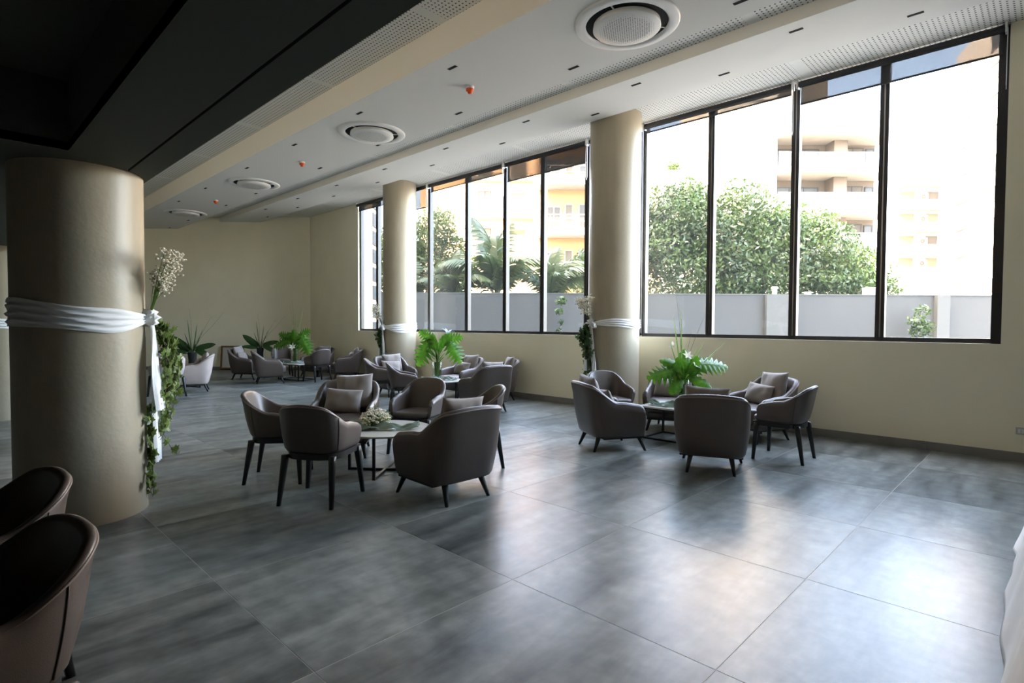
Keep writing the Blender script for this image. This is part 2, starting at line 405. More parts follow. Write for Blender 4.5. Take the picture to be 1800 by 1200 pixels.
# ------------------------------------------------------------------ windows
FY0, FY1 = 8.27, 8.34
K = 8.30 / 8.2
def make_window(name, xs, first_last):
    root = MB()
    root.box(xs[0], xs[-1], FY0, FY1, SILL, SILL + .055)
    root.box(xs[0], xs[-1], FY0, FY1, WTOP - .07, WTOP)
    o = S(root.build(name, M['frame']))
    for i, x in enumerate(xs):
        m = MB()
        a = x - .05 if i else x; c = x + .05 if i < len(xs) - 1 else x
        if i == 0: c = x + .06
        if i == len(xs) - 1: a = x - .06
        mid = (a + c) / 2
        m.box(a, mid - .010, FY0 - .005, FY1 + .02, SILL + .02, WTOP - .02)
        m.box(mid + .010, c, FY0 - .005, FY1 + .02, SILL + .02, WTOP - .02)
        m.box(mid - .011, mid + .011, FY0 + .012, FY1, SILL + .02, WTOP - .02, 1)
        m.build('mullion', [M['frame'], M['frame_edge']], o)
    for a, c in zip(xs[:-1], xs[1:]):
        MB().box(a + .03, c - .03, FY0 + .038, FY0 + .044, SILL + .04, WTOP - .05).build('pane', M['pane'], o)
    return o
make_window('window_1', [WX0, -12.85 * K, -11.75 * K, -10.634 * K, -9.299 * K, -8.121 * K, -7.104 * K, -6.051 * K, -4.945 * K], 0)
make_window('window_2', [-4.915 * K, -3.76 * K, -2.577 * K, -1.56 * K, WX1], 0)
MB().box(WX1 - .09, WX1 - .002, WY + .005, FY0, SILL + .002, WTOP - .06).build('blind_guide', M['frame'], bpy.data.objects['window_2'])

# ------------------------------------------------------------------ roller blinds
def blind(x0, x1, drop, label):
    zc = 4.70; yb = WY - .045
    t = empty('roller_blind', ((x0 + x1) / 2, yb, zc)); L_ = (x1 - x0) / 2
    rot = lambda m: [(p[0], p[1], p[2]) for p in m]
    m = MB(); m.rings([[(x, .042 * math.cos(2*PI*k/20), .042 * math.sin(2*PI*k/20)) for k in range(20)] for x in (-L_ + .02, L_ - .02)])
    m.build('roller_tube', M['blind_tube'], t, smooth=False)
    for s_ in (-1, 1):
        m = MB(); m.box(s_*L_ - .01, s_*L_ + .01, -.04, .045, -.05, .06); m.build('bracket', M['bracket'], t)
    m = MB(); m.tube([(L_ + .012, -.03, 0), (L_ + .012, -.045, -.3), (L_ + .012, -.045, -.62), (L_ + .012, -.02, -.66), (L_ + .012, 0, -.6), (L_ + .012, .0, 0)], .004, 5); m.build('pull_chain', M['bracket'], t)
    MB().box(-L_ + .03, L_ - .03, .036, .038, -drop, .0).build('screen', M['screen'], t)
    MB().box(-L_ + .03, L_ - .03, .028, .044, -drop - .022, -drop).build('bottom_bar', M['blind_tube'], t)
    tag(t, label, 'blind', 'roller blinds along the windows')
blind(-13.82, -12.42, .14, 'dark roller blind at the far left end of the windows, rolled up')
blind(-12.36, -10.68, .46, 'dark roller blind just right of the far window column, lowered a little')
blind(-10.62, -8.16, .13, 'rolled up dark roller blind between the far column and the lowered one')
blind(-8.10, -6.06, .32, 'partly lowered dark roller blind left of the near window column')
blind(-6.0, -4.97, .10, 'short dark roller blind mostly hidden behind the near window column')
blind(-4.90, -2.62, .08, 'rolled up dark roller blind right of the near window column')
blind(-2.56, -.45, .24, 'dark roller blind at the right end of the windows, lowered a little')

# ------------------------------------------------------------------ ceiling fittings
def ac_unit(x, label):
    t = empty('ceiling_air_unit', (x, 4.73, Z0 + ZM))
    m = MB(); m.lathe([(.50, .0), (.50, -.012), (.485, -.024), (.41, -.028), (.394, -.02), (.394, .02)], 64); fixn(m.build('outer_ring', M['white_plastic'], t, True))
    m = MB(); m.lathe([(.396, -.002), (.394, -.004), (.30, -.004)], 64); fixn(m.build('air_gap', M['dark_gap'], t, True))
    m = MB(); m.lathe([(.318, -.01), (.324, -.05), (.318, -.056), (.20, -.062), (.0, -.064)], 64); fixn(m.build('disc', M['white_plastic'], t, True))
    m = MB(); p = .0245
    for i in range(-14, 15):
        for j in range(-14, 15):
            X, Y = (i + .5 * (j % 2)) * p, j * p * .866; R = math.hypot(X, Y)
            if R > .268: continue
            s_ = .0085 * (1 if R < .225 else .55)
            for sg in (1,):
                z = -.0665 + .006 * (R / .34) ** 2
                a0 = PI / 2 if (i + j) % 2 else -PI / 2
                m.add([(X + s_*math.cos(a0 + k*2*PI/3), Y + s_*math.sin(a0 + k*2*PI/3), z) for k in range(3)], [(0, 2, 1)])
    g = m.build('grille_holes', M['dark_gap'], t); g['kind'] = 'stuff'
    for a in (.9, 2.9, 4.9):
        MB().box(.318, .395, -.006, .006, -.012, -.004).build('rib', M['white_plastic'], t, rz=a)
    tag(t, label, 'air conditioner', 'round air units along the ceiling')
for x, l in ((-3.05, 'round white ceiling air unit nearest the camera, cut by the top of the picture'), (-7.58, 'second nearest round white ceiling air unit'),
             (-12.1, 'third round white ceiling air unit counted from the camera'), (-16.65, 'farthest round white ceiling air unit near the end wall')):
    ac_unit(x, l)
def smoke(x, y, label):
    t = empty('smoke_detector', (x, y, Z0 + ZM))
    m = MB(); m.lathe([(.052, 0), (.052, -.02), (.045, -.03), (0, -.03)], 24); fixn(m.build('base', M['white_plastic'], t, True))
    m = MB(); m.lathe([(.047, -.024), (.049, -.05), (.030, -.062), (.024, -.082), (0, -.084)], 24); fixn(m.build('dust_cap', M['orange_plastic'], t, True))
    tag(t, label, 'smoke detector', 'capped smoke detectors on the ceiling')
smoke(-5.24, 4.65, 'orange capped smoke detector nearest the camera'); smoke(-9.85, 4.70, 'middle one of three orange capped smoke detectors'); smoke(-14.41, 4.74, 'farthest orange capped smoke detector')
dm = MB(); hw, hd = .065, .016
dm.box(-hw - .004, hw + .004, -hd - .004, -hd, -.003, .0); dm.box(-hw - .004, hw + .004, hd, hd + .004, -.003, .0)
dm.box(-hw - .004, -hw, -hd, hd, -.003, .0); dm.box(hw, hw + .004, -hd, hd, -.003, .0); dm.box(-hw, hw, -hd, hd, -.0015, .0)
dl0 = None
def downlight(x, y, z, label, grp):
    global dl0
    if dl0 is None: dl0 = dm.build('slot_downlight', M['dark_gap']); o = dl0
    else: o = dl0.copy(); COL.objects.link(o)
    o.location = (x, y, Z0 + z); tag(o, label, 'downlight', grp)
for x in (-5, -7, -9, -11, -13.3, -15.2):
    downlight(x, 4.17, ZM, 'small black slot downlight in the room side row of the panel with the air units', 'slot downlights in the air unit panel, room side')
for x in (-2.1, -4, -6, -8, -10, -13, -14.85, -17.8, -19.6):
    downlight(x, 5.12, ZM, 'small black slot downlight in the window side row of the panel with the air units', 'slot downlights in the air unit panel, window side')
for k in range(8): downlight(-2.05 - 1.95 * k, 6.44, Z2, 'small black slot downlight in the panel beside the windows, row farther from the glass', 'slot downlights beside the windows, room side')
for k in range(9): downlight(-1.08 - 1.96 * k, 6.93, Z2, 'small black slot downlight in the panel beside the windows, row nearer the glass', 'slot downlights beside the windows, glass side')
t = empty('wall_outlet', (-.215, WY, .335)); 
MB().box(-.06, .06, -.010, 0, -.038, .038).build('plate', M['outlet'], t)
for x in (-.03, 0.0, .03): MB().box(x - .011, x + .011, -.013, -.008, -.022, .022).build('socket', M['white_plastic'], t)
tag(t, 'pale rectangular socket plate low on the window wall at the right edge', 'outlet')

# ------------------------------------------------------------------ chairs
def u_path(W, yc, B, F, n=2.7, na=34, ns=9):
    """plan curve from right arm tip round the back to left arm tip"""
    pts = [(W, F + (yc - F) * i / ns) for i in range(ns)]
    for i in range(na + 1):
        a = PI * i / na
        c, s_ = math.cos(a), math.sin(a)
        pts.append((W * math.copysign(abs(c) ** (2 / n), c), yc + (B - yc) * abs(s_) ** (2 / n)))
    pts += [(-W, yc + (F - yc) * (i + 1) / ns) for i in range(ns)]
    # resample by arc length
    P = np.array(pts); d = np.r_[0, np.cumsum(np.hypot(*np.diff(P, axis=0).T))]
    s = np.linspace(0, d[-1], 73)
    Q = np.stack([np.interp(s, d, P[:, 0]), np.interp(s, d, P[:, 1])], 1)
    t = np.gradient(Q, axis=0); t /= np.hypot(t[:, 0], t[:, 1])[:, None]
    nrm = np.stack([-t[:, 1], t[:, 0]], 1)
    mid = Q[36]
    if nrm[36][1] > 0: nrm = -nrm
    return Q, nrm, s, d[-1]
def shell(P):
    Q, N_, s, Ltot = u_path(P['W'], P['yc'], P['B'], P['F'], P['n'])
    H, A, A2, zb, th = P['H'], P['A'], P['A2'], P['zb'], P['th']
    rings, rim, seams = [], [], {}
    for i in range(len(s)):
        sb = abs(s[i] - Ltot / 2); se = min(s[i], Ltot - s[i])
        k = smoothstep(P['s1'], P['s2'], sb)
        arm = A + (A2 - A) * smoothstep(P['s2'], Ltot / 2, sb)
        h = (H - .02 * (sb / P['s1']) ** 2 * (1 - k)) * (1 - k) + arm * k
        if se < P['fr']: h -= P['fr'] * (1 - math.sqrt(max(0, 1 - (1 - se / P['fr']) ** 2)))
        back = max(0, min(1, (P['yc'] - Q[i][1]) / (P['yc'] - P['B'])))
        tk = th * (.72 + .28 * smoothstep(0, .05, se))
        def at(off, z):
            f = (z - zb) / (H - zb)
            o = off + P['taper'] * (f - 1) * 1.0 + (P['bulge'] * math.sin(PI * min(1, max(0, f * 1.3))) if off > -.001 else 0)
            y = Q[i][1] + N_[i][1] * o - P['lean'] * back * max(0, f) ** 1.3
            return (Q[i][0] + N_[i][0] * o, y, z)
        r = [at(-.05, zb), at(-.012, zb + .006), at(0, zb + .035)]
        for q in (.2, .4, .6, .8, 1): r.append(at(0, zb + .035 + (h - tk / 2 - zb - .035) * q))
        for q in (30, 60, 90, 120, 150):
            a = math.radians(q); r.append(at(-tk / 2 + tk / 2 * math.cos(a), h - tk / 2 + tk / 2 * math.sin(a)))
        for q in (0, .3, .6, 1): r.append(at(-tk, h - tk / 2 + (P['zi'] - h + tk / 2) * q))
        rings.append(r); rim.append(at(-.002, h - tk * .42))
        if i in P['seams']: seams[i] = [at(.0015, zb + .03 + (h - tk * .5 - zb - .03) * q) for q in np.linspace(0, 1, 9)]
    return rings, rim, seams, Q
def cushion_mesh(outline, z0, z1, r, crown):
    m = MB(); P = np.array(outline); c = P.mean(0)
    rg = []
    ext = np.abs(P - c).max(0)
    def ring(ins, z):
        sc = 1 - ins / ext; return [(c[0] + (p[0]-c[0])*sc[0], c[1] + (p[1]-c[1])*sc[1], z) for p in P]
    for ins, z in ((r, z0), (r*.3, z0 + r*.3), (0, z0 + r), (0, z1 - r), (r*.12, z1 - r*.5), (r*.4, z1 - r*.15), (r, z1)): rg.append(ring(ins, z))
    for q, z in ((.35, z1 + crown*.5), (.7, z1 + crown*.9), (.97, z1 + crown)):
        rg.append([(c[0] + (p[0]-c[0])*(1-q), c[1] + (p[1]-c[1])*(1-q), z) for p in P])
    m.rings(rg); return m
def sup(W, y0, y1, n=5.0, k=48):
    yc, b = (y0+y1)/2, (y1-y0)/2
    return [(W*math.copysign(abs(math.cos(a))**(2/n), math.cos(a)), yc + b*math.copysign(abs(math.sin(a))**(2/n), math.sin(a))) for a in [2*PI*i/k for i in range(k)]]
def leg_mesh(top, bot, st, sb_, bend=0.0, rnd=.35):
    m = MB(); rg = []
    for q in (0, .12, .3, .6, 1):
        x = top[0] + (bot[0]-top[0])*q; y = top[1] + (bot[1]-top[1])*q; z = top[2] + (bot[2]-top[2])*q
        if bend: x += bend * math.sin(PI*q) * np.sign(top[0])
        s_ = st + (sb_ - st) * q; c = s_ * rnd
        rg.append([(x+a, y+b_, z) for a, b_ in ((s_, s_-c), (s_-c, s_), (-s_+c, s_), (-s_, s_-c), (-s_, -s_+c), (-s_+c, -s_), (s_-c, -s_), (s_, -s_+c))])
    m.rings(rg); return m
DIN = dict(n=3.1, W=.285, yc=-.01, B=-.262, F=.215, H=.828, A=.655, A2=.615, zb=.415, th=.042, s1=.17, s2=.45, fr=.05, taper=.045, bulge=.012, lean=.055, zi=.43, seams=(20, 52))
LOU = dict(n=4.2, W=.375, yc=-.02, B=-.345, F=.295, H=.800, A=.585, A2=.545, zb=.165, th=.062, s1=.29, s2=.60, fr=.07, taper=.055, bulge=.018, lean=.075, zi=.22, seams=())
def make_chair(kind, leather):
    P = DIN if kind == 'd' else LOU
    root = empty('dining_armchair' if kind == 'd' else 'lounge_armchair')
    rings, rim, seams, Q = shell(P)
    m = MB(); n = len(rings[0])
    m.add([p for r in rings for p in r], [(k*n+i, k*n+i+1, (k+1)*n+i+1, (k+1)*n+i) for k in range(len(rings)-1) for i in range(n-1)])
    m.add(rings[0], [tuple(range(n))]); m.add(rings[-1], [tuple(range(n))[::-1]])
    o = m.build('backrest', leather, root, True); fixn(o)
    pm = MB(); pm.tube(rim, .0055 if kind == 'd' else .007, 6); pm.build('piping', M['piping'], o, True)
    for i, sp in seams.items():
        q = MB(); q.tube(sp, .0028, 5); q.build('seam', M['seam'], o, True)
    if kind == 'd':
        fixn(cushion_mesh(sup(.220, -.185, .285), .418, .480, .028, .012).build('seat', leather, root, True))
        # curved black apron under the shell
        inset = .052
        Qp, Np, s, Lt = u_path(P['W'] - .052, P['yc'], P['B'] + .045, .262)
        a = MB(); ring = [(p[0], p[1]) for p in Qp]
        a.prism(ring, .370, .418); fixn(a.build('apron', M['black_wood'], root))
        for sx in (-1, 1):
            leg_mesh((sx*.205, -.185, .40), (sx*.228, -.25, 0), .027, .015, .0).build('leg', M['black_wood'], root, True)
            leg_mesh((sx*.222, .222, .40), (sx*.262, .245, 0), .027, .015, .0).build('leg', M['black_wood'], root, True)
    else:
        fixn(cushion_mesh(sup(.308, -.24, .385, 6), .245, .425, .045, .018).build('seat', leather, root, True))
        fixn(cushion_mesh(sup(.292, -.24, .335, 6), .172, .262, .03, .0).build('base', leather, root, True))
        MB().prism([(-.30, -.20), (.30, -.20), (.30, .30), (-.30, .30)], .150, .178).build('apron', M['black_wood'], root)
        for sx in (-1, 1):
            leg_mesh((sx*.19, -.215, .172), (sx*.222, -.285, 0), .026, .013, 0, .45).build('leg', M['black_wood'], root, True)
            leg_mesh((sx*.255, .255, .172), (sx*.295, .325, 0), .026, .013, 0, .45).build('leg', M['black_wood'], root, True)
    return root
PROTO = {}
def chair(kind, x, y, th, label, group, light=False):
    key = (kind, light)
    if key not in PROTO:
        o = PROTO[key] = make_chair(kind, M['leather_light' if light else 'leather'])
    else: o = copy_tree(PROTO[key])
    o.location = (x, y, 0); o.rotation_euler = (0, 0, math.radians(th)); tag(o, label, 'armchair', group)
    return o
def pillow_mesh(w_, h_, t_, seed):
    r2 = np.random.default_rng(seed); n = 18; m = MB(); ph = r2.uniform(0, 6, 6)
    for sgn in (1, -1):
        vs = []
        for j in range(n + 1):
            for i in range(n + 1):
                u, v = 2*i/n - 1, 2*j/n - 1
                edge = (1 - abs(u)**3.0) * (1 - abs(v)**3.0)
                pin = 1 - .07 * (1 - u*u) * v*v - 0
                x = w_/2 * u * (1 - .06*(1 - v*v)*abs(u)); z = h_/2 * v * (1 - .06*(1 - u*u)*abs(v))
                y = sgn * t_/2 * edge ** .55
                y += sgn * .006 * edge * (math.sin(5*u + 3*v + ph[0]) + math.sin(9*u*v + ph[1]) + .8*math.sin(14*u + ph[2]) * max(0, v))
                vs.append((x, y, z))
        fs = [(j*(n+1)+i, j*(n+1)+i+1, (j+1)*(n+1)+i+1, (j+1)*(n+1)+i) for j in range(n) for i in range(n)]
        m.add(vs, fs if sgn < 0 else [f[::-1] for f in fs])
    o = m.build('throw_pillow', M['cushion'], None, True)
    bm = bmesh.new(); bm.from_mesh(o.data); bmesh.ops.remove_doubles(bm, verts=bm.verts, dist=.0005); bm.to_mesh(o.data); bm.free()
    me = o.data; bpy.data.objects.remove(o); return me
PM = {'sq': [pillow_mesh(.43, .41, .15, 1), pillow_mesh(.43, .42, .14, 2)], 'lum': [pillow_mesh(.42, .27, .14, 3), pillow_mesh(.42, .28, .13, 4)]}
def pillow(ch, kind, lx, ly, lz, tilt, twist, label, group, v=0):
    o = link('throw_pillow', PM[kind][v % 2])
    mw = Matrix.Translation(ch.location) @ Matrix.Rotation(ch.rotation_euler.z, 4, 'Z') @ Matrix.Translation((lx, ly, lz)) @ Matrix.Rotation(math.radians(twist), 4, 'Y') @ Matrix.Rotation(math.radians(tilt), 4, 'X')
    o.matrix_world = mw; tag(o, label, 'pillow', group); return o
def two_pillows(ch, where, group, v=0, dx=0.0, dz=0.0):
    pillow(ch, 'sq', -.05 + dx, -.225, .635 + dz, 14, 3, 'square velvet pillow at the back of ' + where, group, v)
    pillow(ch, 'lum', .05 + dx, -.085, .565 + dz*.3, 20, -4, 'oblong velvet pillow at the front on ' + where, group, v + 1)

GA, GB, GC, GD, GE = 'armchairs at the front left table', 'armchairs at the right table', 'armchairs at the middle table', 'armchairs at the table by the far wall', 'armchairs behind the big left column'
a1 = chair('d', -5.27, 2.27, 323, 'dining armchair left of the round table, its lit inside facing the window', GA)
a2 = chair('d', -4.39, 2.24, 34, 'dining armchair with its dark back to the camera in front of the round table', GA)
a3 = chair('l', -5.80, 3.25, 228, 'lounge armchair with two pillows behind the round table', GA)
a4 = chair('d', -5.24, 3.88, 207, 'dining armchair facing the camera behind the flowers of the round table', GA)
a5 = chair('l', -3.74, 3.07, 88, 'low lounge armchair with rounded back in front at right of the round table', GA)
a6 = chair('d', -4.33, 3.92, 150, 'dining armchair half hidden behind the lounge chair right of the round table', GA)
b1 = chair('l', -3.82, 5.63, 330, 'lounge armchair seen from behind at the left of the right table', GB)
b2 = chair('d', -4.34, 6.42, 240, 'dining armchair in front of the middle column at the right table', GB)
b3 = chair('l', -3.89, 7.30, 201, 'lounge armchair by the wall behind the vase of the right table', GB)
b4 = chair('l', -2.51, 5.56, 23, 'lounge armchair with its back to the camera at the right table', GB)
b5 = chair('l', -2.74, 7.45, 156, 'lounge armchair by the wall at the right end of the right table, two pillows', GB)
b6 = chair('d', -2.12, 6.54, 92, 'rightmost dining armchair, turned sideways at the right table', GB)
c1 = chair('d', -9.02, 5.80, 325, 'leftmost dining armchair at the middle table, seen from behind', GC)
c2 = chair('d', -7.80, 5.48, 326, 'second dining armchair from the left at the middle table', GC)
c3 = chair('l', -9.75, 6.62, 262, 'lounge armchair with pillow in front of the far window column', GC)
c4 = chair('l', -8.66, 7.45, 180, 'lounge armchair with two pillows by the wall at the middle table', GC)
c5 = chair('l', -6.90, 6.49, 82, 'lounge armchair with its back turned at the right of the middle table', GC)
c6 = chair('l', -7.80, 7.64, 152, 'lounge armchair nearest the wall right of the middle table', GC)
d1 = chair('l', -15.2, 5.72, 313, 'leftmost lounge armchair at the far table, near the leaning frame', GD)
d2 = chair('l', -13.92, 5.76, 340, 'lounge armchair seen from behind in front of the far table', GD)
d3 = chair('d', -15.45, 6.75, 250, 'dining armchair facing the camera behind the far table', GD)
d4 = chair('d', -13.43, 6.79, 95, 'dining armchair seen from behind right of the far table vase', GD)
d5 = chair('l', -14.75, 7.45, 205, 'lounge armchair almost hidden behind the far dining chair', GD)
d6 = chair('l', -13.62, 7.72, 150, 'rightmost lounge armchair at the far table, side on', GD)
e1 = chair('d', -12.64, 3.23, 100, 'pale dining armchair beside the ivy of the big column', GE, True)
e2 = chair('l', -13.26, 3.87, 160, 'pale lounge armchair right of the pale dining chair', GE, True)
e3 = chair('d', -15.2, 3.95, 265, 'dark dining armchair peeking out behind the pale dining chair', GE)
f1 = chair('d', -3.06, .08, 192, 'foreground armchair at the left edge, the farther of two', 'two foreground armchairs')
f2 = chair('d', -2.22, .03, 192, 'foreground armchair in the bottom left corner, the nearer of two', 'two foreground armchairs')
GP = 'velvet throw pillows'
two_pillows(a3, 'the lounge chair behind the round table', GP, 0, -.02, .03)
two_pillows(a5, 'the low lounge chair beside the round table', GP, 1, 0, .03)
two_pillows(b1, 'the left lounge chair of the right table', GP, 0, .0, .03)
two_pillows(b3, 'the lounge chair behind the vase at the right', GP, 1)
two_pillows(b4, 'the back turned lounge chair at the right', GP, 0, 0, .03)
two_pillows(b5, 'the wall side lounge chair at the right', GP, 1, .03, .02)
two_pillows(c3, 'the lounge chair by the far window column', GP, 0)
two_pillows(c4, 'the wall side lounge chair of the middle table', GP, 1)
two_pillows(c5, 'the back turned lounge chair of the middle table', GP, 0, 0, .02)
two_pillows(c6, 'the lounge chair nearest the wall at the middle', GP, 1)
two_pillows(d1, 'the leftmost far lounge chair', GP, 0, 0, .02)
two_pillows(d5, 'the hidden far lounge chair', GP, 1)
two_pillows(d6, 'the rightmost far lounge chair', GP, 0)
two_pillows(e2, 'the pale lounge chair', GP, 1)

# ------------------------------------------------------------------ tables
def round_table(x, y, r, z, rot, label, simple=False):
    t = empty('round_table', (x, y, 0), math.radians(rot))
    m = MB(); m.lathe([(0, z - .022), (r - .02, z - .022), (r, z - .010), (r, z - .003), (r - .004, z), (0, z)], 56); fixn(m.build('tabletop', M['marble'], t))
    q = r * .80; s_ = .013
    for a in range(4):
        leg = MB(); leg.box(q - s_, q + s_, -s_, s_, 0, z - .02); leg.build('leg', M['table_metal'], t, rz=a * PI / 2)
    f = MB(); f.box(-q, q, -s_, s_, 0, .022); f.box(-s_, s_, -q, q, 0, .022); f.build('cross_base', M['table_metal'], t)
    f = MB(); f.box(-q, q, -s_, s_, z - .042, z - .022); f.box(-s_, s_, -q, q, z - .042, z - .022); f.build('cross_rail', M['table_metal'], t)
    tag(t, label, 'table', 'low tables of the seating groups'); return t
def rect_table(x, y, lx, ly, z, rot, label):
    t = empty('low_table', (x, y, 0), math.radians(rot)); s_ = .012
    m = MB(); m.prism(sup(lx/2, -ly/2, ly/2, 22, 64), z - .02, z); m.build('tabletop', M['marble'], t)
    qx, qy = lx/2 - .05, ly/2 - .05
    for sx in (-1, 1):
        for sy in (-1, 1): MB().box(sx*qx - s_, sx*qx + s_, sy*qy - s_, sy*qy + s_, 0, z - .02).build('leg', M['table_metal'], t)
    for z0 in (0, z - .04):
        f = MB()
        for sy in (-1, 1): f.box(-qx, qx, sy*qy - s_, sy*qy + s_, z0, z0 + .02)
        for sx in (-1, 1): f.box(sx*qx - s_, sx*qx + s_, -qy, qy, z0, z0 + .02)
        f.build('frame_rail', M['table_metal'], t)
    tag(t, label, 'table', 'low tables of the seating groups'); return t
TZ = .425
round_table(-4.78, 3.13, .46, TZ, 40, 'round pale table with crossed metal base at the front left')
round_table(-4.50, 3.50, .25, .355, 55, 'small lower round table tucked under the front round one')
rect_table(-3.30, 6.66, 1.12, .62, TZ, 0, 'rectangular low table with metal frame among the chairs at the right')
round_table(-8.27, 6.55, .46, TZ, 30, 'low table with the leafy vase in the middle group')
rect_table(-14.25, 6.62, .95, .6, TZ, 10, 'low table under the far leafy vase')
round_table(-14.2, 4.08, .42, TZ, 20, 'low table behind the pale armchairs')
round_table(-16.6, 6.55, .34, TZ, 20, 'small low table by the slanted end wall')

def runner(x, y, z, rot, L_, wd, seed, label):
    r2 = np.random.default_rng(seed); m = MB(); nu, nv = 46, 14; ph = r2.uniform(0, 6, 8); vs = []
    for i in range(nu + 1):
        u = i / nu
        for j in range(nv + 1):
            v = j / nv - .5
            wv = wd * (.7 + .3 * math.sin(6*u + ph[0])) 
            yy = v * wv + .05 * math.sin(5*u + ph[1])
            zz = .010 + .026 * (1 + math.sin(22*v + 7*u + ph[2])) * (.6 + .4*math.sin(17*u + ph[3])) * (1 - abs(2*v)**4) + .014 * (1 + math.sin(24*u + 9*v + ph[4]))
            vs.append(((u - .5) * L_, yy, zz))
    m.add(vs, [(i*(nv+1)+j, i*(nv+1)+j+1, (i+1)*(nv+1)+j+1, (i+1)*(nv+1)+j) for i in range(nu) for j in range(nv)])
    o = m.build('table_runner', M['runner'], None, True, (x, y, z), math.radians(rot)); tag(o, label, 'runner', 'green gauze runners'); return o
runner(-4.80, 3.03, TZ, 46, .84, .26, 3, 'crumpled sage green gauze runner on the front round table')
runner(-3.45, 6.60, TZ, 12, .72, .20, 4, 'sage green gauze runner on the right table')
runner(-8.15, 6.50, TZ, 40, .66, .18, 5, 'sage green gauze runner on the middle table')
runner(-14.25, 6.55, TZ, 40, .6, .2, 6, 'green gauze runner on the far table')

# ------------------------------------------------------------------ flowers and leaves
def blob_cloud(m, centers, r, rg, seg=1):
    ico = [(0,0,1),(.894,0,.447),(.276,.851,.447),(-.724,.526,.447),(-.724,-.526,.447),(.276,-.851,.447),(.724,.526,-.447),(-.276,.851,-.447),(-.894,0,-.447),(-.276,-.851,-.447),(.724,-.526,-.447),(0,0,-1)]
    fc = [(0,1,2),(0,2,3),(0,3,4),(0,4,5),(0,5,1),(1,6,2),(2,7,3),(3,8,4),(4,9,5),(5,10,1),(6,7,2),(7,8,3),(8,9,4),(9,10,5),(10,6,1),(11,7,6),(11,8,7),(11,9,8),(11,10,9),(11,6,10)]
    for c in centers:
        s_ = r * rg.uniform(.7, 1.3); m.add([(c[0]+p[0]*s_, c[1]+p[1]*s_, c[2]+p[2]*s_*.8) for p in ico], fc)
def split_leaf_mesh(size, lobes, droop, seed, deep=.45, wf=.42):
    """deeply lobed leaf in local XY-plane: stalk at origin, tip along +Y, curling down"""
    r2 = np.random.default_rng(seed); m = MB(); mid = []; nseg = lobes * 4
    def zc(x, y): return -droop * (y / size) ** 2 * size * .5 - .22 * abs(x) + .0
    for side in (-1, 1):
        vs = []; 
        for k in range(nseg + 1):
            t = k / nseg; y0 = size * t * .95
            wid = size * wf * math.sin(PI * min(1, (t * .86 + .14))) ** .75
            saw = abs(((t * lobes) % 1) - .5) * 2
            wl_ = wid * (1 - deep * saw ** 1.3) + .002
            vs.append((0, y0, zc(0, y0))); x1 = side * wl_ * .55; y1 = y0 + wl_ * .12; vs.append((x1, y1, zc(x1, y1) + .012*size))
            x2 = side * wl_; y2 = y0 + wl_ * .34 - size * .10 * (1 - t); vs.append((x2, y2, zc(x2, y2)))
        fs = []
        for k in range(nseg):
            for c in (0, 1):
                f = (k*3+c, k*3+c+1, (k+1)*3+c+1, (k+1)*3+c); fs.append(f if side > 0 else f[::-1])
        m.add(vs, fs)
    return m
def sword(m, base, tip, w_, bend=(0, 0, 0)):
    b_, t_ = Vector(base), Vector(tip); d_ = (t_ - b_).normalized(); s_ = d_.cross(Vector((.6, .8, .1))).normalized(); L1, L2 = [], []; n = 8; vs = []
    for i in range(n + 1):
        q = i / n; p = b_.lerp(t_, q) + Vector(bend) * math.sin(PI*q*.5)**2; ww = w_ * math.sin(PI * (q*.82 + .18)) ** .7 if q < 1 else .0005
        vs += [p - s_*ww, p + d_.cross(s_)*ww*.25, p + s_*ww]
    m.add(vs, [(i*3+c, i*3+c+1, i*3+c+4, i*3+c+3) for i in range(n) for c in (0, 1)])
def lily(c, dirv, size):
    m = MB(); d_ = Vector(dirv).normalized(); u = d_.orthogonal().normalized(); w_ = d_.cross(u)
    for k in range(6):
        a = k * PI / 3; o_ = u*math.cos(a) + w_*math.sin(a); s2 = d_.cross(o_); vs = []
        for i in range(6):
            q = i / 5; p = Vector(c) + d_*size*(q*.9 - .35*q*q) + o_*size*(.08 + .75*q**1.6); ww = size*.17*math.sin(PI*(q*.85+.12))
            vs += [p - s2*ww, p + o_*(-ww*.3), p + s2*ww]
        m.add(vs, [(i*3+e, i*3+e+1, i*3+e+4, i*3+e+3) for i in range(5) for e in (0, 1)])
    return m
LEAFM = [split_leaf_mesh(1.0, 7, .55, 1, .72), split_leaf_mesh(1.0, 5, .35, 2, .30, .30), split_leaf_mesh(1.0, 8, .8, 3, .7), split_leaf_mesh(1.0, 2, .30, 4, .05, .16)]
LEAFD = {}
RV, FV = Vector((math.cos(YAW), math.sin(YAW), 0)), Vector((-math.sin(YAW), math.cos(YAW), 0))
def rel(v): return RV * v[0] + Vector((0, 0, v[1])) - FV * v[2]        # (right, up, towards the room)
def add_leaf(parent, base, tip, normal, size, variant, mat):
    key = (variant, mat.name)
    if key not in LEAFD:
        o = LEAFM[variant].build('leaf', mat, parent, True); LEAFD[key] = o.data
    else: o = link('leaf', LEAFD[key], parent)
    y = rel(tip).normalized(); z = rel(normal); z = (z - y * z.dot(y)).normalized(); x = y.cross(z)
    m = Matrix((x, y, z)).transposed().to_4x4(); o.matrix_local = Matrix.Translation(rel(base)) @ m @ Matrix.Scale(size, 4)
    return o
